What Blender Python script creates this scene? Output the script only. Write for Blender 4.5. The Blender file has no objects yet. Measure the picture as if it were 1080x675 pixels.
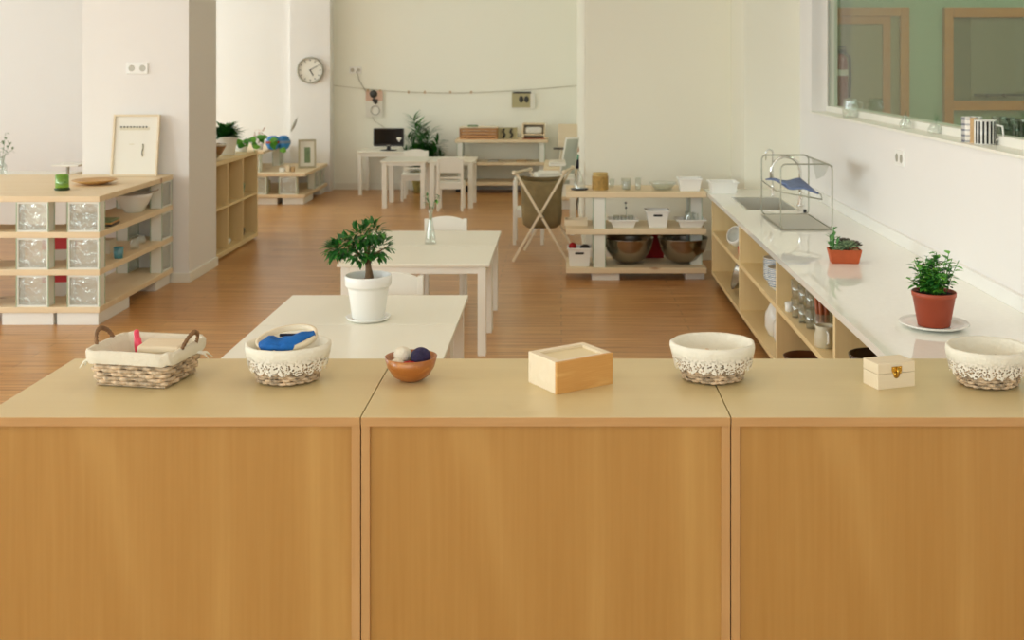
import bpy, math, random
from mathutils import Vector, Matrix
random.seed(7)
PI = math.pi
sc = bpy.context.scene
C = sc.collection

# ------------------------------------------------------------------ helpers
def lin(c):
    return tuple(((v/255)/12.92 if v/255 <= .04045 else (((v/255)+.055)/1.055)**2.4) for v in c)

F, VX, VY, EYE = 1180.0, 592.0, 62.0, 1.6      # focal length in px, vanishing point, eye height
def X_(px, Y): return (px-VX)*Y/F
def Z_(py, Y): return EYE-(py-VY)*Y/F
def Y_(py, z): return (EYE-z)*F/(py-VY)

class MB:
    def __init__(s): s.v=[]; s.f=[]; s.sm=[]; s.mi=[]
    def add(s, vs, fs, smooth=False, mi=0, M=None):
        o=len(s.v)
        for p in vs:
            p=Vector(p)
            s.v.append(tuple(M@p if M is not None else p))
        for f in fs:
            s.f.append(tuple(i+o for i in f)); s.sm.append(smooth); s.mi.append(mi)
    def box(s, x0,x1,y0,y1,z0,z1, mi=0, M=None):
        vs=[(x0,y0,z0),(x1,y0,z0),(x1,y1,z0),(x0,y1,z0),(x0,y0,z1),(x1,y0,z1),(x1,y1,z1),(x0,y1,z1)]
        fs=[(0,3,2,1),(4,5,6,7),(0,1,5,4),(1,2,6,5),(2,3,7,6),(3,0,4,7)]
        s.add(vs,fs,False,mi,M); return s
    def taper(s, cx,cy,z0,z1,a0,b0,a1,b1, mi=0, M=None):   # frustum box, half sizes
        vs=[(cx-a0,cy-b0,z0),(cx+a0,cy-b0,z0),(cx+a0,cy+b0,z0),(cx-a0,cy+b0,z0),(cx-a1,cy-b1,z1),(cx+a1,cy-b1,z1),(cx+a1,cy+b1,z1),(cx-a1,cy+b1,z1)]
        fs=[(0,3,2,1),(4,5,6,7),(0,1,5,4),(1,2,6,5),(2,3,7,6),(3,0,4,7)]
        s.add(vs,fs,False,mi,M); return s
    def bar(s, p, q, w, d, mi=0):
        p=Vector(p); q=Vector(q); L=(q-p).length
        R=(q-p).to_track_quat('Z','Y').to_matrix().to_4x4()
        s.box(-w/2,w/2,-d/2,d/2,0,L,mi,Matrix.Translation(p)@R); return s
    def tube(s, pts, r, n=8, closed=False, mi=0, caps=True):
        P=[Vector(p) for p in pts]; N=len(P)
        rr=r if isinstance(r,(list,tuple)) else [r]*N
        T=[]
        for i in range(N):
            if closed: t=P[(i+1)%N]-P[i-1]
            else: t=P[min(i+1,N-1)]-P[max(i-1,0)]
            T.append(t.normalized() if t.length>1e-9 else Vector((0,0,1)))
        u=T[0].orthogonal().normalized(); vs=[]
        if closed: u=(Vector((0,0,1))-T[0]*T[0].z); u=u.normalized() if u.length>.1 else T[0].orthogonal().normalized()
        for i in range(N):
            u=(u-T[i]*u.dot(T[i])); u=u.normalized() if u.length>1e-6 else T[i].orthogonal().normalized()
            w=T[i].cross(u)
            for k in range(n):
                a=2*PI*k/n
                vs.append(P[i]+(u*math.cos(a)+w*math.sin(a))*rr[i])
        fs=[]
        for i in range(N if closed else N-1):
            j=(i+1)%N
            for k in range(n):
                l=(k+1)%n; fs.append((i*n+k,i*n+l,j*n+l,j*n+k))
        if not closed and caps:
            fs.append(tuple(range(n))[::-1]); fs.append(tuple((N-1)*n+k for k in range(n)))
        s.add(vs,fs,True,mi); return s
    def lathe(s, prof, n=32, c=(0,0,0), sx=1, sy=1, mi=0, cap0=True, cap1=False, wob=None, M=None):
        vs=[];fs=[]
        for (r,z) in prof:
            for k in range(n):
                a=2*PI*k/n; q=r*(1+(wob(a,z) if wob else 0))
                vs.append((c[0]+q*math.cos(a)*sx,c[1]+q*math.sin(a)*sy,c[2]+z))
        for i in range(len(prof)-1):
            for k in range(n):
                l=(k+1)%n; fs.append((i*n+k,i*n+l,(i+1)*n+l,(i+1)*n+k))
        if cap0: fs.append(tuple(range(n))[::-1])
        if cap1: fs.append(tuple((len(prof)-1)*n+k for k in range(n)))
        s.add(vs,fs,True,mi,M); return s
    def ball(s, c, r, n=16, m=10, sx=1, sy=1, sz=1, mi=0, M=None, jit=0):
        prof=[]; 
        for i in range(m+1):
            a=-PI/2+PI*i/m; prof.append((max(r*math.cos(a),1e-5), r*math.sin(a)*sz))
        rnd=random.Random(int(1e4*abs(c[0])+5)); ph=[rnd.random()*6 for _ in range(3)]
        s.lathe(prof,n,c,sx,sy,mi,True,True,(lambda a,z: jit*(math.sin(2*a+ph[0]+z/r*2)+.6*math.sin(3*a+ph[1]-z/r*3))) if jit else None,M); return s
    def leaf(s, p, d, L, W, bend=.25, mi=0, seg=4, fold=.25, up=Vector((0,0,1))):
        p=Vector(p); d=Vector(d).normalized()
        side=d.cross(up); side=side.normalized() if side.length>.05 else d.orthogonal().normalized()
        nrm=side.cross(d).normalized(); vs=[]; fs=[]
        for i in range(seg+1):
            t=i/seg
            c=p+d*(L*t)-nrm*(bend*L*t*t)
            w=W*.5*math.sin(PI*min(.97,max(.04,t))**.8)
            vs+= [c-side*w+nrm*(w*fold), c, c+side*w+nrm*(w*fold)]
        for i in range(seg):
            a=i*3; fs+=[(a,a+1,a+4,a+3),(a+1,a+2,a+5,a+4)]
        s.add(vs,fs,True,mi); return s
    def build(s, name, mats, parent=None, bevel=0, seg=2, loc=None, rot=None, solid=0):
        me=bpy.data.meshes.new(name); me.from_pydata(s.v,[],s.f)
        me.polygons.foreach_set('use_smooth',s.sm)
        if not isinstance(mats,(list,tuple)): mats=[mats]
        for m in mats: me.materials.append(m)
        if any(s.mi): me.polygons.foreach_set('material_index',s.mi)
        me.validate(); me.update()
        o=bpy.data.objects.new(name,me); C.objects.link(o)
        if parent: o.parent=parent
        if loc: o.location=loc
        if rot: o.rotation_euler=rot
        if solid:
            m=o.modifiers.new('solid','SOLIDIFY'); m.thickness=solid; m.offset=0
        if bevel:
            m=o.modifiers.new('bevel','BEVEL'); m.width=bevel; m.segments=seg; m.limit_method='ANGLE'; m.angle_limit=math.radians(40)
        return o

def tag(o, label=None, cat=None, group=None, kind=None):
    if label: o['label']=label
    if cat: o['category']=cat
    if group: o['group']=group
    if kind: o['kind']=kind
    return o
def thing(name, label, cat, loc=(0,0,0), rz=0, group=None):
    o=bpy.data.objects.new(name,None); C.objects.link(o); o.empty_display_size=.05
    o.location=loc; o.rotation_euler=(0,0,rz); return tag(o,label,cat,group)
def copy_tree(o, parent=None, loc=None, rz=None, label=None, group=None):
    c=o.copy(); C.objects.link(c)
    if parent: c.parent=parent
    if loc is not None: c.location=loc
    if rz is not None: c.rotation_euler=(0,0,rz)
    if label: c['label']=label
    if group: c['group']=group
    for ch in list(o.children): copy_tree(ch,c)
    return c
def struct(name, mb, mat, parent=None, bevel=0):
    o=mb.build(name,mat,parent,bevel)
    if not parent: o['kind']='structure'
    return o
def B(*a): return MB().box(*a)

# ------------------------------------------------------------------ materials
def newmat(name):
    m=bpy.data.materials.new(name); m.use_nodes=True; nt=m.node_tree
    b=nt.nodes['Principled BSDF']; return m,nt,b
def setp(b,k,v):
    if k in b.inputs: b.inputs[k].default_value=v
def mat(name, col, rough=.5, metal=0, bump=0, bscale=60, var=0, vscale=6, spec=None, trans=0, sss=0, coat=0):
    m,nt,b=newmat(name); c=(*lin(col),1); N=nt.nodes; L=nt.links
    b.inputs['Base Color'].default_value=c; b.inputs['Roughness'].default_value=rough; b.inputs['Metallic'].default_value=metal
    if spec is not None: setp(b,'Specular IOR Level',spec)
    if trans: setp(b,'Transmission Weight',trans)
    if coat: setp(b,'Coat Weight',coat); setp(b,'Coat Roughness',.08)
    if bump or var: tc=N.new('ShaderNodeTexCoord')
    if bump:
        n=N.new('ShaderNodeTexNoise'); n.inputs['Scale'].default_value=bscale; n.inputs['Detail'].default_value=4
        L.new(tc.outputs['Object'],n.inputs['Vector']); bp=N.new('ShaderNodeBump'); bp.inputs['Strength'].default_value=bump; bp.inputs['Distance'].default_value=.01
        L.new(n.outputs['Fac'],bp.inputs['Height']); L.new(bp.outputs['Normal'],b.inputs['Normal'])
    if var:
        n=N.new('ShaderNodeTexNoise'); n.inputs['Scale'].default_value=vscale; n.inputs['Detail'].default_value=5
        L.new(tc.outputs['Object'],n.inputs['Vector']); r=N.new('ShaderNodeValToRGB')
        r.color_ramp.elements[0].position=.3; r.color_ramp.elements[1].position=.7
        r.color_ramp.elements[0].color=tuple(x*(1-var) for x in c[:3])+(1,); r.color_ramp.elements[1].color=tuple(min(1,x*(1+var)) for x in c[:3])+(1,)
        L.new(n.outputs['Fac'],r.inputs['Fac']); L.new(r.outputs['Color'],b.inputs['Base Color'])
    return m
def wood(name, c1, c2, axis='x', scale=1.0, rough=.45, knots=False, contrast=1.0, fine=.5, bump=.05, coat=0):
    """long grain along the axis; cathedral figure from a distorted wave"""
    m,nt,b=newmat(name); N=nt.nodes; L=nt.links
    tc=N.new('ShaderNodeTexCoord'); mp=N.new('ShaderNodeMapping'); L.new(tc.outputs['Object'],mp.inputs['Vector'])
    st={'x':(.12,1,1),'y':(1,.12,1),'z':(1,1,.12)}[axis]; mp.inputs['Scale'].default_value=tuple(v*scale for v in st)
    w=N.new('ShaderNodeTexNoise'); w.inputs['Scale'].default_value=5; w.inputs['Detail'].default_value=3; w.inputs['Distortion'].default_value=.6
    L.new(mp.outputs['Vector'],w.inputs['Vector'])
    ml=N.new('ShaderNodeMath'); ml.operation='MULTIPLY'; ml.inputs[1].default_value=9; L.new(w.outputs['Fac'],ml.inputs[0])
    sn=N.new('ShaderNodeMath'); sn.operation='SINE'; L.new(ml.outputs[0],sn.inputs[0])
    mr=N.new('ShaderNodeMapRange'); mr.inputs['From Min'].default_value=-1; mr.inputs['From Max'].default_value=1; L.new(sn.outputs[0],mr.inputs['Value'])
    f=N.new('ShaderNodeTexNoise'); f.inputs['Scale'].default_value=90; f.inputs['Detail'].default_value=6
    mp2=N.new('ShaderNodeMapping'); L.new(tc.outputs['Object'],mp2.inputs['Vector'])
    st2={'x':(.03,1,1),'y':(1,.03,1),'z':(1,1,.03)}[axis]; mp2.inputs['Scale'].default_value=tuple(v*scale for v in st2); L.new(mp2.outputs['Vector'],f.inputs['Vector'])
    mx=N.new('ShaderNodeMix'); mx.data_type='FLOAT'; mx.inputs[0].default_value=fine
    L.new(mr.outputs[0],mx.inputs[2]); L.new(f.outputs['Fac'],mx.inputs[3])
    r=N.new('ShaderNodeValToRGB'); r.color_ramp.elements[0].position=.5-.35/contrast; r.color_ramp.elements[1].position=.5+.35/contrast
    r.color_ramp.elements[0].color=(*lin(c2),1); r.color_ramp.elements[1].color=(*lin(c1),1)
    L.new(mx.outputs[0],r.inputs['Fac']); out=r.outputs['Color']
    if knots:
        v=N.new('ShaderNodeTexVoronoi'); v.inputs['Scale'].default_value=3.2; mp3=N.new('ShaderNodeMapping')
        mp3.inputs['Scale'].default_value={'x':(.6,1.3,1),'y':(1.3,.6,1),'z':(1,1,.6)}[axis]
        L.new(tc.outputs['Object'],mp3.inputs['Vector']); L.new(mp3.outputs['Vector'],v.inputs['Vector'])
        kr=N.new('ShaderNodeValToRGB'); kr.color_ramp.elements[0].position=.04; kr.color_ramp.elements[0].color=(1,1,1,1)
        kr.color_ramp.elements[1].position=.11; kr.color_ramp.elements[1].color=(0,0,0,1); L.new(v.outputs['Distance'],kr.inputs['Fac'])
        km=N.new('ShaderNodeMix'); km.data_type='RGBA'; L.new(kr.outputs['Color'],km.inputs[0]); L.new(out,km.inputs[6]); km.inputs[7].default_value=(*lin((150,90,50)),1)
        out=km.outputs[2]
    L.new(out,b.inputs['Base Color']); b.inputs['Roughness'].default_value=rough
    if coat: setp(b,'Coat Weight',coat); setp(b,'Coat Roughness',.15)
    if bump:
        bp=N.new('ShaderNodeBump'); bp.inputs['Strength'].default_value=bump; bp.inputs['Distance'].default_value=.003
        L.new(f.outputs['Fac'],bp.inputs['Height']); L.new(bp.outputs['Normal'],b.inputs['Normal'])
    return m
def glassy(name, tint=(235,240,235), alpha=.8, rough=.03, bump=0, bscale=30, milk=.0, milkcol=(235,240,232), spec=1.0):
    m=bpy.data.materials.new(name); m.use_nodes=True; nt=m.node_tree; N=nt.nodes; L=nt.links; N.clear()
    out=N.new('ShaderNodeOutputMaterial'); tr=N.new('ShaderNodeBsdfTransparent'); tr.inputs['Color'].default_value=(*lin(tint),1)
    gl=N.new('ShaderNodeBsdfGlossy'); gl.inputs['Roughness'].default_value=rough
    fr=N.new('ShaderNodeFresnel'); fr.inputs['IOR'].default_value=1.5
    ge=N.new('ShaderNodeNewGeometry'); io=N.new('ShaderNodeMapRange'); io.inputs['To Min'].default_value=1.5; io.inputs['To Max'].default_value=1/1.5; L.new(ge.outputs['Backfacing'],io.inputs['Value']); L.new(io.outputs[0],fr.inputs['IOR'])
    mu=N.new('ShaderNodeMath'); mu.operation='MULTIPLY_ADD'; mu.inputs[1].default_value=spec; mu.inputs[2].default_value=1-alpha-.02 if alpha<.98 else 0
    mu.use_clamp=True; L.new(fr.outputs[0],mu.inputs[0])
    mx=N.new('ShaderNodeMixShader'); L.new(mu.outputs[0],mx.inputs[0]); L.new(tr.outputs[0],mx.inputs[1]); L.new(gl.outputs[0],mx.inputs[2]); last=mx
    if milk:
        df=N.new('ShaderNodeBsdfDiffuse'); df.inputs['Color'].default_value=(*lin(milkcol),1)
        m2=N.new('ShaderNodeMixShader'); m2.inputs[0].default_value=milk; L.new(last.outputs[0],m2.inputs[1]); L.new(df.outputs[0],m2.inputs[2]); last=m2
    if bump:
        tc=N.new('ShaderNodeTexCoord'); n=N.new('ShaderNodeTexNoise'); n.inputs['Scale'].default_value=bscale; n.inputs['Distortion'].default_value=1.2
        L.new(tc.outputs['Object'],n.inputs['Vector']); bp=N.new('ShaderNodeBump'); bp.inputs['Strength'].default_value=bump; bp.inputs['Distance'].default_value=.02
        L.new(n.outputs['Fac'],bp.inputs['Height']); L.new(bp.outputs['Normal'],gl.inputs['Normal']); L.new(bp.outputs['Normal'],fr.inputs['Normal'])
    L.new(last.outputs[0],out.inputs['Surface']); return m

M={}
M['wall']=mat('warm_white_paint',(240,236,231),.7,bump=.04,bscale=90)
M['cream']=mat('cream_paint',(243,239,221),.7,bump=.04,bscale=90)
M['pale']=mat('pale_back_wall_paint',(250,248,234),.7,bump=.04,bscale=90)
M['ceil']=mat('ceiling_paint',(245,242,235),.8)
M['base']=mat('baseboard_white',(240,236,222),.45)
M['green']=mat('green_corridor_paint',(164,196,164),.7,bump=.05)
M['oak']=wood('orange_oak_frame',(218,150,62),(200,128,44),'z',1.5,.4)
M['oakx']=wood('orange_oak_frame_x',(218,150,62),(200,128,44),'x',1.5,.4)
M['khaki']=mat('khaki_door_panel',(150,146,104),.35)
M['darkpane']=mat('dark_pane',(112,114,84),.3)
M['beech']=wood('beech_laminate_dim_upright',(196,154,88),(172,126,62),'z',1.1,.36,contrast=.85,fine=.42,bump=.02)  # same laminate as the tops, darkened for the dimmer upright faces
M['beecht']=wood('beech_laminate_lit_top',(224,205,156),(214,192,142),'x',1.1,.30,contrast=.75,fine=.6,bump=.02)  # same laminate as the uprights, lightened for the sheen on top
M['beech_edge']=wood('beech_edge_band',(202,160,106),(186,142,88),'x',2,.4)
M['beech_edgez']=wood('beech_edge_band_upright',(202,160,106),(186,142,88),'z',2,.4)
M['pine']=wood('knotty_pine_board',(246,230,200),(232,208,168),'x',1.4,.5,knots=True,contrast=1)
M['piney']=wood('knotty_pine_board_y',(246,230,200),(232,208,168),'y',1.4,.5,knots=True,contrast=1)
M['ply']=wood('birch_panel',(246,226,178),(236,210,156),'z',1.3,.5,contrast=1)
M['plyy']=wood('birch_panel_y',(246,226,178),(236,210,156),'y',1.3,.5,contrast=1)
M['lightwood']=wood('pale_pine_box',(242,228,202),(232,214,182),'x',5,.5,contrast=1)
M['grainwood']=wood('marked_shaded_pine',(230,182,112),(206,150,80),'x',7,.5,contrast=1.3)  # marked grain, plus the box front's shade in its orange tone
M['bowlwood']=wood('turned_bowl_wood',(208,140,66),(168,98,38),'x',9,.35,contrast=1.6,coat=.3)
M['darkwood']=wood('dark_bowl_wood',(120,72,42),(88,50,28),'x',9,.35)
M['redbrown']=wood('red_brown_wood',(190,110,66),(160,86,50),'x',5,.45)
M['white']=mat('white_lacquer',(244,240,228),.32)
M['ivory']=mat('ivory_tabletop',(240,235,218),.28)
M['plastic']=mat('white_plastic',(246,244,238),.35)
M['slab']=mat('white_slab',(240,238,230),.6)
M['quartz']=mat('pale_quartz_worktop',(248,246,236),.035,spec=1.0,var=.02,vscale=60)
M['edgegreen']=mat('greenish_glass_edge',(170,190,160),.2)
M['paintededge']=mat('painted_block_edge',(238,238,228),.5)
M['glass']=glassy('clear_glass',tint=(252,254,252),alpha=.92,milk=.03)
M['pane']=glassy('window_pane',tint=(236,244,236),alpha=.99,rough=.0)
M['thick']=glassy('thick_glass',tint=(252,254,252),alpha=.9,rough=.05,milk=.06)
M['block']=glassy('rippled_block_glass',tint=(254,255,252),alpha=.9,rough=.12,bump=.9,bscale=14,milk=.14,milkcol=(244,246,238))
M['greenglass']=glassy('green_glass',tint=(96,150,96),alpha=.8,milk=.25,milkcol=(60,110,66))
M['cyanglass']=glassy('turquoise_glass',tint=(120,210,220),alpha=.85,milk=.35,milkcol=(110,200,215))
M['amber']=glassy('amber_glass',tint=(200,150,60),alpha=.8,milk=.5,milkcol=(186,142,66))
M['chrome']=mat('chrome',(225,225,220),.12,1)
M['steel']=mat('brushed_steel',(168,160,148),.2,1)
M['sinksteel']=mat('sink_steel',(214,212,200),.5,.7)
M['wire']=mat('nickel_wire',(170,168,152),.35,.7)
M['brass']=mat('brass',(214,172,80),.22,1)
M['black']=mat('black_plastic',(22,22,24),.3)
M['screen']=mat('black_screen',(14,14,16),.12)
M['dark']=mat('dark_grey',(58,54,50),.6)
M['silver']=mat('silver_plastic',(176,172,158),.35,.3)
M['terracotta']=mat('terracotta',(184,86,44),.75,bump=.1,bscale=150,var=.1,vscale=20)
M['redpot']=mat('brown_red_plastic_pot',(166,72,44),.45,var=.05,vscale=15)
M['soil']=mat('potting_soil',(48,34,24),.95,bump=.6,bscale=120)
M['leafd']=mat('dark_green_leaf',(40,104,40),.38,var=.3,vscale=25)
M['leafm']=mat('mid_green_leaf',(70,142,46),.42,var=.3,vscale=25)
M['leafl']=mat('bright_green_leaf',(110,178,58),.45,var=.25,vscale=20)
M['leafg']=mat('grey_green_leaf',(120,142,104),.5,var=.25,vscale=40)
M['leafj']=mat('jade_leaf',(96,156,84),.4,var=.2,vscale=30)
M['leafp']=mat('purple_grey_leaf',(86,78,66),.5,var=.2,vscale=40)
M['bark']=mat('pale_bark',(120,92,62),.8,bump=.5,bscale=80,var=.25,vscale=40)
M['wicker']=mat('whitewashed_wicker',(200,174,142),.7,bump=.3,bscale=200,var=.5,vscale=55)
M['wickerd']=mat('brown_wicker',(132,98,66),.75,bump=.3,bscale=200,var=.35,vscale=60)
M['cloth']=mat('natural_cotton',(226,216,194),.9,bump=.25,bscale=120)
M['cloth2']=mat('cream_cotton_roll',(236,230,212),.9,bump=.2,bscale=120)
M['canvas']=mat('brown_canvas',(140,122,84),.95,bump=.35,bscale=60,var=.15,vscale=10)
M['bluecloth']=mat('blue_felt',(22,100,176),.85,bump=.4,bscale=50,var=.25,vscale=20)
M['denim']=mat('blue_dishcloth',(120,136,176),.9,bump=.3,bscale=90,var=.2,vscale=25)
M['greycloth']=mat('grey_mesh_cloth',(214,211,198),.9)
M['red']=mat('red_plastic',(224,62,70),.4)
M['redfelt']=mat('red_felt',(176,30,32),.8)
M['pink']=mat('pink_plastic',(232,70,96),.4)
M['purple']=mat('dark_purple_wool',(38,28,66),.75,bump=.5,bscale=200,var=.4,vscale=50)
M['navy']=mat('navy_felt',(24,26,50),.85)
M['creamstone']=mat('cream_wool',(236,226,204),.9,bump=.5,bscale=140,var=.06)
M['greenwax']=mat('green_candle_wax',(168,214,60),.45)
M['lime']=glassy('lime_glass',tint=(190,235,110),alpha=.85,milk=.3,milkcol=(160,210,60))
M['paper']=mat('paper_white',(240,236,224),.8)
M['paperpink']=mat('pink_paper',(222,186,164),.8)
M['paperolive']=mat('olive_print',(186,176,136),.8)
M['string']=mat('twine',(176,164,132),.9)
M['grey']=mat('grey_board',(186,190,178),.55)
M['mint']=mat('mint_cloth',(120,176,150),.8)
M['skin']=mat('doll_fabric',(216,164,132),.8)
M['blueball']=mat('blue_enamel',(40,130,200),.35,var=.5,vscale=12)
M['ceramic']=mat('glazed_ceramic',(242,240,232),.2)
M['bluestripe']=mat('blue_stripe_glaze',(120,146,176),.25)
M['straw']=mat('woven_straw',(206,176,112),.8,bump=.5,bscale=120,var=.2,vscale=50)
M['extred']=mat('extinguisher_red',(150,54,36),.35)
M['tan']=mat('tan_stripe',(196,160,112),.5)
M['shade']=mat('frame_mount',(226,218,194),.8)
M['crate']=wood('orange_crate_wood',(226,172,118),(204,146,92),'x',5,.5)
M['plateW']=wood('plate_wood',(222,178,110),(200,150,84),'x',4,.4)

def floor_mat():
    m,nt,b=newmat('wood_plank_floor'); N=nt.nodes; L=nt.links
    tc=N.new('ShaderNodeTexCoord'); br=N.new('ShaderNodeTexBrick'); br.offset=.37
    br.inputs['Scale'].default_value=1; br.inputs['Brick Width'].default_value=1.2; br.inputs['Row Height'].default_value=.10
    br.inputs['Mortar Size'].default_value=.0012; br.inputs['Mortar'].default_value=(.06,.03,.015,1)
    br.inputs['Color1'].default_value=(*lin((224,176,112)),1); br.inputs['Color2'].default_value=(*lin((212,160,98)),1); br.inputs['Bias'].default_value=0
    L.new(tc.outputs['Object'],br.inputs['Vector'])
    mp=N.new('ShaderNodeMapping'); mp.inputs['Scale'].default_value=(.5,14,1); L.new(tc.outputs['Object'],mp.inputs['Vector'])
    n=N.new('ShaderNodeTexNoise'); n.inputs['Scale'].default_value=4; n.inputs['Detail'].default_value=7; n.inputs['Distortion'].default_value=.4; L.new(mp.outputs['Vector'],n.inputs['Vector'])
    r=N.new('ShaderNodeValToRGB'); r.color_ramp.elements[0].position=.3; r.color_ramp.elements[0].color=(*lin((196,168,144)),1); r.color_ramp.elements[1].position=.7; r.color_ramp.elements[1].color=(1,1,1,1)
    L.new(n.outputs['Fac'],r.inputs['Fac'])
    mx=N.new('ShaderNodeMix'); mx.data_type='RGBA'; mx.blend_type='MULTIPLY'; mx.inputs[0].default_value=1
    L.new(br.outputs['Color'],mx.inputs[6]); L.new(r.outputs['Color'],mx.inputs[7]); L.new(mx.outputs[2],b.inputs['Base Color'])
    b.inputs['Roughness'].default_value=.30; setp(b,'Specular IOR Level',.6)
    bp=N.new('ShaderNodeBump'); bp.inputs['Strength'].default_value=.06; bp.inputs['Distance'].default_value=.003; L.new(n.outputs['Fac'],bp.inputs['Height']); L.new(bp.outputs['Normal'],b.inputs['Normal'])
    return m
M['floor']=floor_mat()
def lace_mat():
    m,nt,b=newmat('white_lace'); N=nt.nodes; L=nt.links
    b.inputs['Base Color'].default_value=(*lin((240,232,216)),1); b.inputs['Roughness'].default_value=.9
    tc=N.new('ShaderNodeTexCoord'); v=N.new('ShaderNodeTexVoronoi'); v.inputs['Scale'].default_value=210; L.new(tc.outputs['Object'],v.inputs['Vector'])
    c=N.new('ShaderNodeMath'); c.operation='GREATER_THAN'; c.inputs[1].default_value=.44; L.new(v.outputs['Distance'],c.inputs[0]); L.new(c.outputs[0],b.inputs['Alpha'])
    return m
M['lace']=lace_mat()
def plaid_mat():
    m,nt,b=newmat('plaid_print'); N=nt.nodes; L=nt.links
    tc=N.new('ShaderNodeTexCoord'); sp=N.new('ShaderNodeSeparateXYZ'); L.new(tc.outputs['Object'],sp.inputs[0])
    def band(sock,f,th):
        a=N.new('ShaderNodeMath'); a.operation='MULTIPLY'; a.inputs[1].default_value=f; L.new(sock,a.inputs[0])
        s=N.new('ShaderNodeMath'); s.operation='SINE'; L.new(a.outputs[0],s.inputs[0])
        g=N.new('ShaderNodeMath'); g.operation='GREATER_THAN'; g.inputs[1].default_value=th; L.new(s.outputs[0],g.inputs[0]); return g.outputs[0]
    ad=N.new('ShaderNodeMath'); ad.operation='ADD'; ad.use_clamp=False; L.new(band(sp.outputs[0],260,.5),ad.inputs[0]); L.new(band(sp.outputs[2],260,.5),ad.inputs[1])
    r=N.new('ShaderNodeValToRGB'); r.color_ramp.elements[0].color=(*lin((238,234,224)),1); r.color_ramp.elements[1].color=(*lin((110,112,124)),1)
    dv=N.new('ShaderNodeMath'); dv.operation='MULTIPLY'; dv.inputs[1].default_value=.5; L.new(ad.outputs[0],dv.inputs[0]); L.new(dv.outputs[0],r.inputs['Fac']); L.new(r.outputs['Color'],b.inputs['Base Color']); b.inputs['Roughness'].default_value=.4
    return m
M['plaid']=plaid_mat()

# ------------------------------------------------------------------ room shell
YB=13.7; XR=1.76; YA=8.25; YC=8.9; XC=1.35; XD=.19; ZT=3.1; XL=-7.4; YF=-2.2
struct('floor',B(XL,6.2,YF,YB,-.05,0),M['floor'])
struct('ceiling',B(XL-.2,6.4,YF-.2,YB+.2,ZT,ZT+.1),M['ceil'])
struct('wall_back',B(XL-.2,XD,YB,YB+.2,0,ZT),M['pale'])
struct('wall_back_pilaster',B(-3.267,-2.787,13.48,YB,0,ZT),M['wall'])
struct('wall_clock_side',B(XL,-3.267,13.56,YB,0,ZT),M['wall'])
struct('wall_inner',B(XD,XC,YC,YB+.2,0,ZT),M['cream'])
struct('wall_sink',B(XC,1.93,YA,YB+.2,0,ZT),M['cream'])
w=MB(); w.box(XR,1.93,YF,YA,0,1.225); w.box(XR,1.93,YF,YA,2.45,ZT); w.box(XR,1.93,7.87,YA,1.225,2.45); w.box(XR,1.93,YF,1.6,1.225,2.45)
struct('wall_right',w,M['wall'])
struct('wall_column',B(X_(87,8),X_(199,8),8.0,8.64,0,ZT),M['wall'])
struct('baseboard_column',MB().box(X_(87,8)-.01,X_(199,8)+.012,7.988,8.652,0,.07),M['base'],bevel=.003)
struct('baseboard_back',MB().box(-2.787,XD,YB-.015,YB,0,.08),M['base'],bevel=.003)
struct('baseboard_inner',MB().box(XD-.012,XD,YC,YB-.015,0,.08).box(XD-.012,XC,YC-.012,YC,0,.08),M['base'],bevel=.003)
# left wall with daylight windows, wall behind the camera with one window
LW=[(-.6,2.6),(3.6,8.0),(8.9,10.2),(11.0,13.3)]
w=MB(); w.box(XL-.2,XL,YF,YB,0,.75); w.box(XL-.2,XL,YF,YB,2.75,ZT); e=[YF]+[v for p in LW for v in p]+[YB]
for i in range(0,len(e),2): w.box(XL-.2,XL,e[i],e[i+1],.75,2.75)
struct('wall_left',w,M['wall'])
for i,(a,b_) in enumerate(LW):
    fr=MB(); fr.box(XL-.14,XL-.08,a,a+.06,.75,2.75); fr.box(XL-.14,XL-.08,b_-.06,b_,.75,2.75); fr.box(XL-.14,XL-.08,a,b_,.75,.81); fr.box(XL-.14,XL-.08,a,b_,2.69,2.75); fr.box(XL-.14,XL-.08,(a+b_)/2-.03,(a+b_)/2+.03,.81,2.69)
    struct('window_%d'%(i+3),fr,M['white'])
w=MB(); w.box(XL,6.2,YF-.2,YF,0,.8); w.box(XL,6.2,YF-.2,YF,2.8,ZT); w.box(XL,-6,YF-.2,YF,.8,2.8); w.box(1.2,6.2,YF-.2,YF,.8,2.8)
struct('wall_front',w,M['wall'])
# corridor behind the interior window
struct('wall_corridor_end',B(1.93,6.2,9.5,9.6,0,ZT),M['green'])
struct('wall_corridor_side',B(6.2,6.4,YF,9.6,0,ZT),M['green'])
struct('wall_bay',B(XL,-3.8,10.6,10.75,0,ZT),M['wall'])
# interior window
w1=struct('window_1',MB().box(1.865,1.925,1.6,7.87,1.225,1.272).box(1.865,1.925,7.80,7.87,1.272,2.45).box(1.865,1.925,1.6,1.67,1.272,2.45).box(1.865,1.925,1.6,7.87,2.39,2.45),M['white'],bevel=.004)
MB().box(1.90,1.906,1.66,7.81,1.262,2.40).build('window_pane',M['pane'],w1)
MB().box(1.855,1.866,7.775,7.802,1.272,2.39).build('window_gasket',M['silver'],w1)
MB().box(XR-.012,1.865,1.6,7.87,1.218,1.232).build('window_sill',M['white'],w1,bevel=.003)
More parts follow.
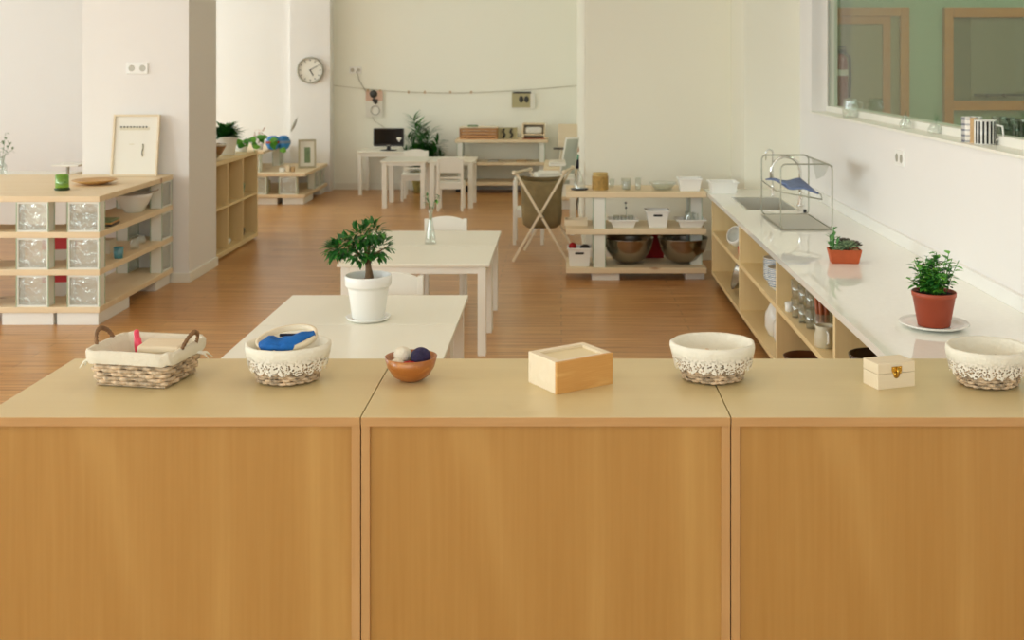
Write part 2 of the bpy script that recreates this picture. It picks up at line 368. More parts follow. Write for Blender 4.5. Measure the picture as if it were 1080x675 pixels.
# corridor door and framed inner window
yd=9.5; xa=2.16; xb=X_(957,yd); zt=Z_(8,yd)
d=struct('door_1',MB().box(xa,xa+.075,yd-.06,yd,0,zt).box(xb-.075,xb,yd-.06,yd,0,zt).box(xa+.075,xb-.075,yd-.06,yd,zt-.075,zt),M['oak'],bevel=.004)
MB().box(xa+.075,xb-.075,yd-.03,yd,0,zt-.075).build('door_leaf',M['khaki'],d)
MB().box(xb-.22,xb-.155,yd-.045,yd-.028,0,zt-.14).box(xa+.075,xb-.155,yd-.045,yd-.028,zt-.14,zt-.075).build('door_inner_frame',M['oak'],d)
MB().tube([(xb-.19,yd-.04,1.0),(xb-.19,yd-.1,1.0),(xb-.29,yd-.1,1.0)],.009).build('door_handle',M['steel'],d)
xa=X_(994,yd); xb=4.6
d=struct('window_2',MB().box(xa,xa+.075,yd-.06,yd,0,zt).box(xb-.075,xb,yd-.06,yd,0,zt).box(xa+.075,xb-.075,yd-.06,yd,zt-.085,zt).box(xa+.075,xb-.075,yd-.06,yd,Z_(116,yd),Z_(106,yd)),M['oakx'],bevel=.004)
MB().box(xa+.07,xb-.07,yd-.02,yd,Z_(107,yd),zt-.08).build('window_pane',M['darkpane'],d)
MB().box(X_(1023,yd),xb-.07,yd-.026,yd-.019,Z_(107,yd),zt-.08).build('reflection_panel',mat('pane_reflection_tone',(136,138,112),.3),d)  # paler overlay paints a reflected tone step onto the pane
t=thing('coat_rail','thin dark coat rail with small pegs behind the interior window glass','coat rail',(0,0,0))
zr=Z_(100,yd-.06)
MB().box(X_(1026,yd),X_(1085,yd)+.2,yd-.055,yd-.027,zr-.008,zr+.008).build('rail',M['dark'],t)
for px in (1040,1058): MB().tube([(X_(px,yd-.06),yd-.05,zr),(X_(px,yd-.06),yd-.10,zr-.01)],.012).build('peg',M['dark'],t)
# fire extinguisher
t=thing('fire_extinguisher','brownish-red fire extinguisher with white label, beside the corridor door','fire extinguisher',(X_(886,9.25),9.25,0))
ze=Z_(118,9.25)
MB().lathe([(.055,ze),(.062,ze+.02),(.062,ze+.40),(.05,ze+.45),(.02,ze+.48)],20,cap1=True).build('cylinder',M['extred'],t)
MB().lathe([(.0635,ze+.30),(.0635,ze+.35)],20,cap0=False).build('label_band',M['paper'],t)
MB().box(-.02,.05,-.012,.012,ze+.48,ze+.52).box(-.05,.05,-.008,.008,ze+.53,ze+.545).build('valve_handle',M['black'],t)
MB().tube([(.03,0,ze+.5),(.08,0,ze+.45),(.085,0,ze+.3),(.075,0,ze+.12)],.011).build('hose',M['black'],t)
MB().box(-.03,.03,.05,.26,ze+.2,ze+.24).build('wall_bracket',M['steel'],t)

# ------------------------------------------------------------------ foreground cabinets
YN=2.347; YFAR=2.807; ZC=.848; XS=[-1.222,-.4217,.356,1.135]
labs=['beech laminate cabinet at the left, carrying the rectangular wicker basket','middle beech laminate cabinet, carrying the sliding-lid wooden box','beech laminate cabinet at the right, carrying the latched wooden box']
for i in range(3):
    x0,x1=XS[i]+.0012,XS[i+1]-.0012; xm=(x0+x1)/2; hw=(x1-x0)/2; dp=YFAR-YN
    t=thing('storage_cabinet',labs[i],'cabinet',(xm,YN,0),0,'beech cabinets in a row')
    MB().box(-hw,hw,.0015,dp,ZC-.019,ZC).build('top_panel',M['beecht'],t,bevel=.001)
    MB().box(-hw,hw,0,.0014,ZC-.019,ZC-.001).build('edge_band',M['beech_edge'],t)
    for s in (-1,1):
        a,b_=sorted((s*hw,s*(hw-.018)))
        o=MB().box(a,b_,.004,dp-.02,.06,ZC-.019).build('side_panel',M['beech_edgez'],t,bevel=.0008)
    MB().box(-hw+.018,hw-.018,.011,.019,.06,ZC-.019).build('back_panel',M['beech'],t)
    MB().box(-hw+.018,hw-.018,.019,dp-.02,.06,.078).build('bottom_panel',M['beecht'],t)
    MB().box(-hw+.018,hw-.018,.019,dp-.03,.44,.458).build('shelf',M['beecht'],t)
    MB().box(-hw+.01,hw-.01,.03,dp-.05,0,.06).build('plinth',M['beech_edge'],t)

# ------------------------------------------------------------------ wicker baskets
def ring(th,a,b,p=1.0):
    c,s=math.cos(th),math.sin(th)
    return (a*math.copysign(abs(c)**p,c), b*math.copysign(abs(s)**p,s))
def ring_even(a,b,p,n):
    """n points evenly spaced along a rounded rectangle / ellipse"""
    N_=1440; P=[]
    for k in range(N_+1):
        P.append(ring(2*PI*k/N_,a,b,p))
    cum=[0]
    for k in range(N_): cum.append(cum[-1]+math.hypot(P[k+1][0]-P[k][0],P[k+1][1]-P[k][1]))
    out=[]; i=0
    for k in range(n):
        t=cum[-1]*k/n
        while cum[i+1]<t: i+=1
        f=(t-cum[i])/max(1e-9,cum[i+1]-cum[i]); out.append((P[i][0]+(P[i+1][0]-P[i][0])*f,P[i][1]+(P[i+1][1]-P[i][1])*f))
    return out
def weave(mb, a0,b0,a1,b1,h, rows, stakes, rad, p=1.0, n=120, mi=0, z0=.004, amp=.0022):
    n=stakes*8
    for i in range(rows):
        t=(i+.5)/rows; z=z0+h*t; a=a0+(a1-a0)*t; b=b0+(b1-b0)*t; pts=[]; E=ring_even(a,b,p,n)
        for k in range(n):
            q=1+amp/a*math.sin(2*PI*stakes*k/n+(PI if i%2 else 0))
            pts.append((E[k][0]*q,E[k][1]*q,z+.0008*math.sin(10*PI*k/n+i*2.1)))
        mb.tube(pts,rad,6,True,mi)
    E0=ring_even(a0,b0,p,stakes*2); E1=ring_even(a1,b1,p,stakes*2)
    for k in range(stakes*2):
        mb.tube([(E0[k][0],E0[k][1],z0),(E1[k][0],E1[k][1],z0+h)],rad*.6,5,False,mi)
def lace_basket(label, loc, rz):
    t=thing('wicker_basket',label,'basket',loc,rz,'lace-trimmed oval wicker baskets')
    mb=MB(); weave(mb,.066,.058,.080,.069,.05,7,18,.0038,amp=.003); 
    mb.lathe([(.0001,.002),(.5,.002),(.9,.003),(1,.006)],40,(0,0,0),.066,.058)
    mb.build('woven_body',M['wicker'],t)
    wob=lambda a,z: .010*math.sin(7*a+60*z)+.008*math.sin(13*a)
    prof=[(1.04,.053),(1.10,.056),(1.15,.066),(1.18,.078),(1.17,.087),(1.12,.0895),(1.06,.085),(.90,.06),(.70,.026),(.42,.015),(.001,.014)]
    MB().lathe([(r*.084,z) for r,z in prof],72,(0,0,0),1,.88,cap0=False,wob=wob).build('cotton_liner',M['cloth2'],t)
    # scalloped lace skirt
    vs=[];fs=[];n=240; rows=4
    for j in range(rows+1):
        for k in range(n):
            th=2*PI*k/n; u=j/rows
            zb=.037-.009*abs(math.sin(9*th)); z=.066+(zb-.066)*u
            r=.0975-(.0975-.0885)*u+.0012*math.sin(22*th)*u
            vs.append((r*math.cos(th),r*.88*math.sin(th),z))
    for j in range(rows):
        for k in range(n):
            l=(k+1)%n; fs.append((j*n+k,(j+1)*n+k,(j+1)*n+l,j*n+l))
    mb=MB(); mb.add(vs,fs,True); mb.build('lace_trim',M['lace'],t)
    return t
ya=Y_(394,ZC)
bk1=lace_basket('oval lace-trimmed wicker basket holding blue felt and a wooden hoop',(X_(304,2.62),2.62,ZC),.1)
bk2=copy_tree(bk1,None,(X_(751.5,2.63),2.63,ZC),.0,'empty lace-trimmed wicker basket between the sliding-lid box and the latched box')
bk3=copy_tree(bk1,None,(X_(1042,2.59),2.59,ZC),.4,'empty lace-trimmed wicker basket right of the small latched box')
# its contents
bx,by=X_(304,2.62),2.62
hoop=MB(); R=Matrix.Translation((bx-.004,by+.008,ZC+.088))@Matrix.Rotation(.22,4,'X')@Matrix.Rotation(-.13,4,'Y')
def ringmesh(mb,ro,ri,h,M_,n=56):
    mb.lathe([(ri,0),(ro,0),(ro,h),(ri,h),(ri,0)],n,cap0=False,M=M_)
ringmesh(hoop,.072,.065,.014,R@Matrix.Diagonal((1,.85,1,1)))
tag(hoop.build('wooden_hoop',M['lightwood']),'pale wooden hoop lying inside the basket with blue felt','hoop')
fb=MB(); pts=[];rr=[]
for k in range(17):
    u=k/16; pts.append((bx-.055+.118*u,by-.035-.022*math.sin(PI*u)+.03*u,ZC+.090+.016*u+.003*math.sin(9*u))); rr.append(.004+.009*math.sin(PI*min(1,u*.9+.12))**.6*(1+.25*math.sin(13*u)))
fb.tube(pts,rr,10)
fb.tube([(p[0]+.004,p[1]+.012,p[2]+.004+.002*math.sin(k*1.3)) for k,p in enumerate(pts[1:-1])],[r*.8 for r in rr[1:-1]],10)
fb.tube([(p[0]-.002,p[1]-.006,p[2]-.006+.002*math.sin(k*1.9)) for k,p in enumerate(pts[1:-3])],[r*.8 for r in rr[1:-3]],10)
tag(fb.build('felt_cloth',M['bluecloth']),'crumpled bright blue felt cloth in the oval basket','cloth')
sc_=MB(); sc_.box(bx-.024,bx+.016,by+.012,by+.02,ZC+.098,ZC+.104); 
tag(sc_.build('felt_strip',M['navy'],bevel=.001),'small dark navy strip lying inside the wooden hoop','felt strip')
# rectangular basket
ang=-.18; bc=Vector((X_(155,2.63),2.63,ZC))
t=thing('wicker_basket','rectangular wicker basket with looped handles and cotton liner','basket',bc,ang)
mb=MB(); weave(mb,.088,.072,.100,.083,.056,6,16,.0052,p=.28,amp=.0042,z0=.006)
mb.box(-.086,.086,-.07,.07,.002,.006); mb.build('woven_body',M['wicker'],t)
def rectlathe(prof,p=.28,n=96,wr=.0015):
    vs=[];fs=[]
    for j,(da,db,z) in enumerate(prof):
        for k in range(n):
            th=2*PI*k/n; x,y=ring(th,da+wr*math.sin(9*th+j),db+wr*math.sin(11*th+j),p); vs.append((x,y,z+.0012*math.sin(7*th)))
    for j in range(len(prof)-1):
        for k in range(n):
            l=(k+1)%n; fs.append((j*n+k,j*n+l,(j+1)*n+l,(j+1)*n+k))
    mb=MB(); mb.add(vs,fs,True); return mb
rectlathe([(.109,.093,.056),(.110,.094,.060),(.111,.095,.068),(.111,.095,.080),(.109,.093,.086),(.103,.087,.085),(.091,.074,.068),(.076,.060,.024),(.04,.03,.016),(.001,.001,.016)]).build('cotton_liner',M['cloth'],t)
for s in (-1,1):
    hm=MB()
    for q in range(3):
        pts=[]
        for k in range(15):
            a=PI*k/14; tw=.004*math.sin(9*a+q*2.1)
            pts.append((s*(.104+.016*math.sin(a)),-.034*math.cos(a)+tw,.074+.040*math.sin(a)+0.004*math.cos(9*a+q*2.1)))
        hm.tube(pts,.0032,6)
    hm.build('handle',M['wickerd'],t)
for s in (-1,1):
    k_=MB(); 
    for q in range(2): k_.tube([(s*.108,-.06 if s<0 else .03,.06),(s*.118,-.068+.012*q if s<0 else .05+.012*q,.052),(s*(.128),-.07+.02*q if s<0 else .055+.02*q,.038)],[.003,.003,.001],6)
    k_.build('tie_ribbon',M['cloth2'],t)
Rb=Matrix.Translation(bc)@Matrix.Rotation(ang,4,'Z')
mb=MB(); mb.box(-.05,.05,-.036,.036,-.009,.009)
o=mb.build('wooden_block',M['lightwood'],bevel=.006,loc=Rb@Vector((.035,.012,.075)),rot=(.03,.02,ang+.15)); tag(o,'rounded pale wooden block lying in the rectangular basket','wooden block')
mb=MB(); mb.tube([(-.036,.028,.03),(-.042,.03,.07),(-.046,.032,.098)],[.0075,.008,.0065],12); mb.ball((-.046,.032,.100),.0066); mb.tube([(-.028,.024,.02),(-.034,.026,.07),(-.038,.028,.088)],[.006,.0065,.005],12)
o=mb.build('toy_peg',M['pink'],loc=bc,rot=(0,0,ang)); tag(o,'pink-red plastic peg toy standing in the rectangular basket','toy')

# ------------------------------------------------------------------ wooden bowl with wool and stones
wb=(X_(433.5,2.62),2.62,ZC)
t=thing('wooden_bowl','small turned orange-brown wooden bowl filled with wool and felt pieces','bowl',wb)
prof=[(.022,0),(.026,.002),(.042,.012),(.055,.032),(.061,.056),(.0585,.0565),(.052,.034),(.038,.016),(.02,.010),(.0001,.009)]
MB().lathe(prof,48).build('bowl_body',M['bowlwood'],t)
def at(o,x,y,z): return (o[0]+x,o[1]+y,o[2]+z)
tag(MB().ball(at(wb,-.022,.012,.055),.021,sz=.95,jit=.05).build('wool_ball',M['creamstone']),'cream wool ball at the back of the wooden bowl','wool ball')
tag(MB().ball(at(wb,-.030,-.014,.040),.019,sz=.75,jit=.06).build('wool_tuft',M['creamstone']),'flat cream wool tuft at the front of the wooden bowl','wool ball')
tag(MB().ball(at(wb,.024,-.008,.056),.0235,sz=.95,jit=.04).build('wool_ball',M['purple']),'dark purple wool ball in the wooden bowl','wool ball')
tag(MB().ball(at(wb,.0,-.028,.043),.014,sx=1.5,sz=.6,jit=.05).build('felt_piece',M['redfelt']),'bright red felt piece at the wooden bowl front','felt piece')
tag(MB().ball(at(wb,.004,.020,.045),.016,sz=.8,jit=.05).build('felt_piece',M['canvas']),'olive-brown felt piece between the two wool balls','felt piece')

# ------------------------------------------------------------------ sliding lid box
t=thing('wooden_box','pale pine box with sliding lid standing on the middle cabinet','wooden box',(-.0098,2.503,ZC),math.atan2(.086,.129))
L_,W_,H_=.155,.12,.0715
MB().box(0,L_,0,.008,0,H_).build('front_side',M['grainwood'],t,bevel=.0008)  # darker wood colour holds the dimmer light on this face
MB().box(0,L_,W_-.008,W_,0,H_).build('back_side',M['lightwood'],t,bevel=.0008)
MB().box(0,.008,.008,W_-.008,0,H_).build('end_side',M['lightwood'],t,bevel=.0008)
MB().box(L_-.008,L_,.008,W_-.008,0,H_).build('end_side',M['lightwood'],t,bevel=.0008)
MB().box(.008,L_-.008,.008,W_-.008,0,.006).build('bottom',M['lightwood'],t)
MB().box(.008,L_-.008,.008,.018,H_-.006,H_).box(.008,L_-.008,W_-.018,W_-.008,H_-.006,H_).box(.008,.018,.018,W_-.018,H_-.006,H_).box(L_-.018,L_-.008,.018,W_-.018,H_-.006,H_).build('rim',M['lightwood'],t)
MB().box(.018,L_-.018,.018,W_-.018,H_-.010,H_-.006).build('sliding_lid',mat('lid_ply',(232,214,172),.6),t)
# latched box
t=thing('wooden_box','small pale wooden box with gold clasp on the right cabinet','wooden box',(.7187,2.539,ZC),math.atan2(.03,.093))
L_,W_,H_=.098,.06,.0585
MB().box(0,L_,0,W_,0,.034).build('box_body',M['lightwood'],t,bevel=.001)
MB().box(0,L_,0,W_,.0348,H_).build('hinged_lid',M['lightwood'],t,bevel=.001)
c=MB(); c.lathe([(.0085,-.0012),(.0085,0)],16,(0,0,0),cap1=True,M=Matrix.Translation((L_*.5,-.0002,.031))@Matrix.Rotation(PI/2,4,'X'))
c.box(L_*.5-.013,L_*.5+.013,-.0018,0,.038,.050); c.ball((L_*.5-.009,-.002,.047),.0028,8,6); c.ball((L_*.5+.009,-.002,.047),.0028,8,6); c.ball((L_*.5-.009,-.002,.036),.0028,8,6); c.ball((L_*.5+.009,-.002,.036),.0028,8,6)
c.tube([(L_*.5,-.004,.048),(L_*.5,-.005,.038),(L_*.5,-.004,.027)],.0025,8)
c.build('gold_clasp',M['brass'],t)

# ------------------------------------------------------------------ tables and chairs
def make_table(label,w,d,h,loc,group,legw=.045,ap=.038):
    t=thing('childrens_table',label,'table',loc,0,group)
    MB().box(-w/2,w/2,-d/2,d/2,h-.018,h).build('tabletop',M['ivory'],t,bevel=.003)
    for sx in (-1,1):
        for sy in (-1,1):
            cx=sx*(w/2-legw/2-.02); cy=sy*(d/2-legw/2-.012)
            MB().box(cx-legw/2,cx+legw/2,cy-legw/2,cy+legw/2,0,h-.018).build('leg',M['white'],t,bevel=.003)
    a=w/2-.02; b_=d/2-.014; ap0=h-.018-ap
    ab=MB().box(-a+legw,a-legw,-b_,-b_+.018,ap0,h-.018).box(-a+legw,a-legw,b_-.018,b_,ap0,h-.018).box(-a,-a+.018,-b_+legw,b_-legw,ap0,h-.018).box(a-.018,a,-b_+legw,b_-legw,ap0,h-.018)
    ab.build('apron',M['white'],t)
    return t
tb=make_table('low white table nearest the cabinets, half hidden behind them',.82,.575,.5,(-.842,4.345,0),'low white tables in the middle')
copy_tree(tb,None,(-.842,4.922,0),0,'low white table whose near edge meets the potted ficus saucer')
copy_tree(tb,None,(-.795,6.29,0),0,'low white table with a visible right front leg, before the one with the vase')
copy_tree(tb,None,(-.795,6.87,0),0,'low white table carrying the glass vase with a sprig')
gt=make_table('narrow white table at the back, chair behind it, near the monitor desk',.50,.56,.506,(-1.686,12.22,0),'narrow white tables at the back',.05,.03)
copy_tree(gt,None,(-1.176,12.22,0),0,'narrow white table at the back with a chair before it')
make_table('white desk against the back wall, carrying the black monitor',.62,.56,.512,(-2.09,13.38,0),None,.04,.045)

def make_chair(label,loc,rz):
    t=thing('childrens_chair',label,'chair',loc,rz,'small white chairs')
    w,dp=.28,.27; hw=w/2
    MB().box(-hw+.002,hw-.002,-dp/2,dp/2-.028,.285,.303).build('seat',M['white'],t,bevel=.004)
    for s in (-1,1):
        cx=s*(hw-.014)
        MB().box(cx-.014,cx+.014,-dp/2+.004,-dp/2+.032,0,.285).build('leg',M['white'],t,bevel=.003)
        MB().box(cx-.014,cx+.014,dp/2-.028,dp/2,0,.552).build('leg',M['white'],t,bevel=.003)
    MB().box(-hw+.028,hw-.028,-dp/2+.008,-dp/2+.024,.235,.285).box(-hw+.028,hw-.028,dp/2-.022,dp/2-.008,.235,.285).box(-hw+.004,-hw+.018,-dp/2+.032,dp/2-.028,.235,.285).box(hw-.018,hw-.004,-dp/2+.032,dp/2-.028,.235,.285).build('apron',M['white'],t)
    vs=[];fs=[];n=14
    for k in range(n+1):
        u=k/n; x=-hw+.028+(w-.056)*u; zt_=.545+.024*math.sin(PI*u)**.7
        for (yy) in (dp/2-.024,dp/2-.008):
            vs+=[(x,yy,.405),(x,yy,zt_)]
    for k in range(n):
        a=k*4; b_=a+4
        fs+=[(a,b_,b_+1,a+1),(a+2,a+3,b_+3,b_+2),(a+1,b_+1,b_+3,a+3),(a,a+2,b_+2,b_)]
    fs+=[(0,1,3,2),(n*4,n*4+2,n*4+3,n*4+1)]
    mb=MB(); mb.add(vs,fs); mb.build('backrest',M['white'],t,bevel=.002)
    mb=MB().box(-hw+.028,hw-.028,dp/2-.022,dp/2-.01,.34,.36)
    mb.build('back_rail',M['white'],t,bevel=.002)
    return t
ch=make_chair('small white chair between the front table pair and the second pair',(-.805,5.28,0),0)
copy_tree(ch,None,(-.757,7.22,0),0,'small white chair tucked behind the table with the glass vase')
copy_tree(ch,None,(X_(437,12.62),12.65,0),0,'small white chair behind the narrow back table, next to the palm')
copy_tree(ch,None,(X_(475,11.75),11.85,0),PI,'small white chair at the back, its backrest toward the cabinets')
copy_tree(ch,None,(X_(558,9.75),9.75,0),PI/2,'small white chair seen side-on behind the wooden folding stand')

# ------------------------------------------------------------------ ficus in white pot
def pot(t,name,prof,m,soil_r,soil_z,n=48):
    MB().lathe(prof,n).build(name,m,t)
    MB().lathe([(.0001,soil_z+.004),(soil_r*.6,soil_z+.003),(soil_r,soil_z)],n,cap0=False).build('soil',M['soil'],t)
fx,fy=X_(388.5,4.72),4.72
t=thing('potted_ficus','bonsai-like ficus in a white pot on saucer, on the front low tables','potted plant',(fx,fy,.5))
MB().lathe([(.072,0),(.086,.006),(.094,.016),(.090,.017),(.07,.008),(.0001,.008)],48).build('saucer',M['plastic'],t)
pot(t,'pot',[(.064,.009),(.068,.012),(.084,.13),(.0845,.142),(.094,.144),(.097,.150),(.0985,.186),(.095,.190),(.090,.186),(.084,.14),(.078,.12)],M['plastic'],.083,.15)
tr=MB(); 
tr.tube([(.0,0,.15),(.004,0,.18),(.0,.004,.215),(-.004,0,.25)],[.024,.018,.013,.012],10)
for k in range(6):
    a=k*1.05; tr.tube([(.0,0,.19),(.014*math.cos(a),.014*math.sin(a),.165),(.026*math.cos(a),.026*math.sin(a),.148)],[.008,.007,.004],7)
tw=[(-.085,.0,.30),(-.035,.03,.34),(.01,-.02,.37),(.055,.01,.35),(.05,-.03,.29),(-.05,-.045,.28),(.0,.04,.30),(.07,.02,.30),(-.10,-.02,.325)]
for e_ in tw: tr.tube([(-.002,0,.235),tuple(.5*v+.5*w_ for v,w_ in zip((-.002,0,.26),e_)),e_],[.009,.005,.0025],6)
tr.build('trunk',M['bark'],t)
fo=MB(); rnd=random.Random(3)
lobes=[((-.080,0,.300),(.062,.06,.042)),((-.02,.0,.335),(.055,.055,.05)),((.03,0,.362),(.06,.05,.045)),((.055,.01,.295),(.062,.055,.05)),((-.01,-.02,.28),(.06,.06,.045)),((-.125,0,.285),(.035,.03,.035))]
lobes=[((a[0]-.018,a[1],a[2]+.008),(b[0]*.93,b[1],b[2])) for a,b in lobes]
for c_,r_ in lobes:
    for k in range(110):
        v=Vector((rnd.gauss(0,1),rnd.gauss(0,1),rnd.gauss(0,1))).normalized(); q=rnd.uniform(.55,1)
        p=Vector((c_[0]+v.x*r_[0]*q,c_[1]+v.y*r_[1]*q,c_[2]+v.z*r_[2]*q))
        d=(v+Vector((rnd.uniform(-.5,.5),rnd.uniform(-.5,.5),rnd.uniform(-.2,.5)))).normalized()
        if d.z<-.6: d.z=-.2
        fo.leaf(p,d,rnd.uniform(.026,.042),rnd.uniform(.013,.018),.3,mi=0 if rnd.random()<.7 else 1)
fo.build('foliage',[M['leafd'],M['leafm']],t)

# ------------------------------------------------------------------ glass vase with sprig
vx,vy=X_(454,6.66),6.66
t=thing('glass_vase','slim clear glass vase holding a green sprig on the second table pair','vase',(vx,vy,.5))
MB().lathe([(.030,0),(.033,.004),(.032,.03),(.022,.09),(.012,.14),(.012,.18),(.019,.205),(.017,.205),(.010,.178),(.010,.14),(.019,.09),(.028,.03),(.0001,.006)],32).build('vase_body',M['thick'],t)
st=MB(); st.tube([(0,0,.02),(.002,0,.14),(-.008,0,.24),(-.02,0,.29)],.0016,5); st.tube([(.002,0,.14),(.02,0,.24),(.055,.0,.285)],.0016,5)
st.build('stem',M['leafm'],t)
lf=MB(); rnd=random.Random(8)
for k in range(26):
    u=rnd.random(); p=Vector((-.008-.014*u,0,.21+.09*u)) if k%2 else Vector((.01+.05*u,0,.21+.08*u))
    lf.leaf(p,(rnd.uniform(-1,1),rnd.uniform(-.6,.6),rnd.uniform(-.3,.8)),rnd.uniform(.022,.036),.013,.2,mi=k%3==0)
lf.build('foliage',[M['leafd'],M['leafl']],t)

# ------------------------------------------------------------------ glass-block shelving
def block(t,x,y,z,w=.19,h=.19,d=.08,rz=0,edge=.012):
    """glass block with painted rim; faces look along local y"""
    g=MB(); g.box(-w/2+edge,w/2-edge,-d/2+.004,-d/2+.010,edge,h-edge); g.box(-w/2+edge,w/2-edge,d/2-.010,d/2-.004,edge,h-edge)
    o=g.build('glass_block',M['block'],t,loc=(x,y,z),rot=(0,0,rz))
    e=MB(); e.box(-w/2,w/2,-d/2,d/2,0,edge); e.box(-w/2,w/2,-d/2,d/2,h-edge,h); e.box(-w/2,-w/2+edge,-d/2,d/2,edge,h-edge); e.box(w/2-edge,w/2,-d/2,d/2,edge,h-edge)
    e.build('painted_edge',M['paintededge'],o,bevel=.002)
    g2=MB()
    for s in (-1,1):
        for q in (-1,1): g2.box(q*w/2-.003,q*w/2+.003,s*d/2-.002,s*d/2+.002,.002,h-.002)
    g2.build('glass_rim',M['edgegreen'],o)
    return o
# left unit
XU0,XU1,YU0,YU1=-4.6,-2.77,6.71,7.98
t=thing('glass_block_shelf','pine board shelving on glass blocks beside the column, carrying the picture frame','shelving unit',((XU0+XU1)/2,(YU0+YU1)/2,0),0,'pine and glass block shelving units')
ox,oy=(XU0+XU1)/2,(YU0+YU1)/2
def loc_box(x0,x1,y0,y1,z0,z1): return MB().box(x0-ox,x1-ox,y0-oy,y1-oy,z0,z1)
ZL=[(.075,.11),(.300,.335),(.525,.56),(.74,.775)]
for k,(a,b_) in enumerate(ZL):
    if k==3: loc_box(XU0,XU1,YU0,YU1,a,b_).build('shelf_board',M['pine'],t,bevel=.003)
    else:
        loc_box(XU0,XU1,YU0,YU0+.32,a,b_).build('shelf_board',M['pine'],t,bevel=.003)
        loc_box(-3.13,XU1,YU0+.321,YU1,a,b_).build('shelf_board',M['piney'],t,bevel=.003)
loc_box(-4.45,-4.38,7.85,7.92,0,.74).build('post',M['white'],t)
for k in range(3):
    z=ZL[k][1]; h=ZL[k+1][0]-z
    for xx in (-4.3,-3.56,-3.175,-2.868): block(t,xx-ox,YU0+.045-oy,z,.19,h)
    for xx in (-3.05,-2.815): block(t,xx-ox,7.87-oy,z,.19,h,rz=PI/2)
for (x0,x1,y0,y1) in [(-3.36,-3.05,6.72,6.95),(-3.03,-2.78,6.72,7.2),(-2.98,-2.79,7.7,7.97),(-4.5,-4.1,6.72,7.0)]:
    loc_box(x0,x1,y0,y1,0,.075).build('base_slab',M['slab'],t,bevel=.003)
# things on the left unit
zt_=.775
t=thing('picture_frame','white mounted picture in thin pale frame leaning on the column','picture',(X_(141,7.86),7.86,zt_))
t.rotation_euler=(-.17,0,.03)
w_,h_=.325,.435
MB().box(-w_/2,-w_/2+.014,-.012,.012,0,h_).box(w_/2-.014,w_/2,-.012,.012,0,h_).box(-w_/2+.014,w_/2-.014,-.012,.012,0,.014).box(-w_/2+.014,w_/2-.014,-.012,.012,h_-.014,h_).build('frame',M['lightwood'],t,bevel=.001)
MB().box(-w_/2+.014,w_/2-.014,.0,.006,.014,h_-.014).build('mount',M['paper'],t)
pr=MB(); pr.box(-.115,.092,-.0015,0,.325,.347); pr.box(.045,.060,-.0015,0,.135,.225); pr.box(-.045,-.01,-.0015,0,.222,.228)
pr.build('print',M['shade'],t)
pr=MB()
for k in range(9): pr.box(-.112+k*.022,-.100+k*.022,-.003,-.001,.342,.352)
pr.tube([(.052,-.002,.228),(.056,-.002,.2),(.048,-.002,.17),(.054,-.002,.14)],.003,6)
pr.build('print_detail',M['dark'],t)
tag(MB().lathe([(.05,0),(.06,.003),(.10,.014),(.142,.030),(.139,.033),(.095,.019),(.05,.010),(.0001,.009)],48,(X_(100,7.35),7.35,zt_)).build('wooden_plate',M['plateW']),'shallow light wooden plate on top of the left shelving','plate')
t=thing('candle_holder','bright green candle glass on a dark saucer atop the left shelving','candle',(X_(65.5,7.02),7.02,zt_))
MB().lathe([(.036,0),(.046,.004),(.045,.014),(.0001,.014)],32).build('saucer',mat('dark_green_saucer',(46,66,22),.4),t)
MB().lathe([(.036,.014),(.040,.02),(.040,.098),(.037,.098),(.037,.03),(.0001,.03)],32).build('glass_cup',M['lime'],t)
MB().lathe([(.034,.031),(.034,.08),(.0001,.083)],24).build('wax',M['greenwax'],t)
# upper tier contents
z2=.56
t=thing('mixing_bowl','large white bowl with a spoon, on the left shelving upper tier','bowl',(X_(141,7.60),7.60,z2))
MB().lathe([(.055,0),(.06,.004),(.09,.05),(.115,.10),(.122,.125),(.117,.126),(.108,.10),(.08,.05),(.05,.012),(.0001,.01)],40).build('bowl_body',M['ceramic'],t)
MB().tube([(-.02,0,.05),(.06,.02,.11),(.16,.03,.15)],.005,8).build('spoon',M['steel'],t)
t=thing('slate_stack','stack of thin dark trays on the left shelving upper tier','tray stack',(-2.85,7.0,z2),.1)
for k in range(3): MB().box(-.06+.004*k,.06,-.09,.09,.003+.012*k,.012+.012*k).build('tray',[M['dark'],M['grainwood'],M['leafg']][k],t,bevel=.002)
t=thing('small_basket','low grey-green woven dish behind the glass blocks, left shelving','basket',(X_(93,7.15),7.15,z2))
mb=MB(); weave(mb,.06,.05,.075,.062,.05,6,18,.005,n=60); mb.lathe([(.0001,.003),(1,.004)],24,(0,0,0),.06,.05); mb.build('woven_body',mat('grey_green_weave',(132,134,108),.8),t)
# middle tier
z3=.335
t=thing('glass_cup','turquoise glass cup on the left shelving middle tier','cup',(-2.81,7.1,z3))
MB().lathe([(.025,0),(.028,.003),(.031,.07),(.029,.07),(.026,.006),(.0001,.006)],28).build('cup_body',M['cyanglass'],t)
for k,(px,yy,hh) in enumerate([(142,7.45,.07),(149,7.66,.06)]):
    o=MB().lathe([(.022,0),(.028,.004),(.030,hh*.6),(.018,hh*.8),(.020,hh),(.017,hh),(.015,hh*.8),(.026,hh*.6),(.0001,.006)],28,(X_(px,yy),yy,z3)).build('glass_jar',M['thick'])
    tag(o,['short clear glass jar beside the turquoise cup','small clear glass jar farther back from the turquoise cup'][k],'jar','clear jars by the turquoise cup')
o=MB().box(-.07,.07,-.05,.05,0,.09).build('storage_tin',mat('greige_tin',(204,192,170),.5),bevel=.004,loc=(X_(108,7.3),7.3,z3)); 
tag(o,'beige tin box on the left shelving middle tier','tin')
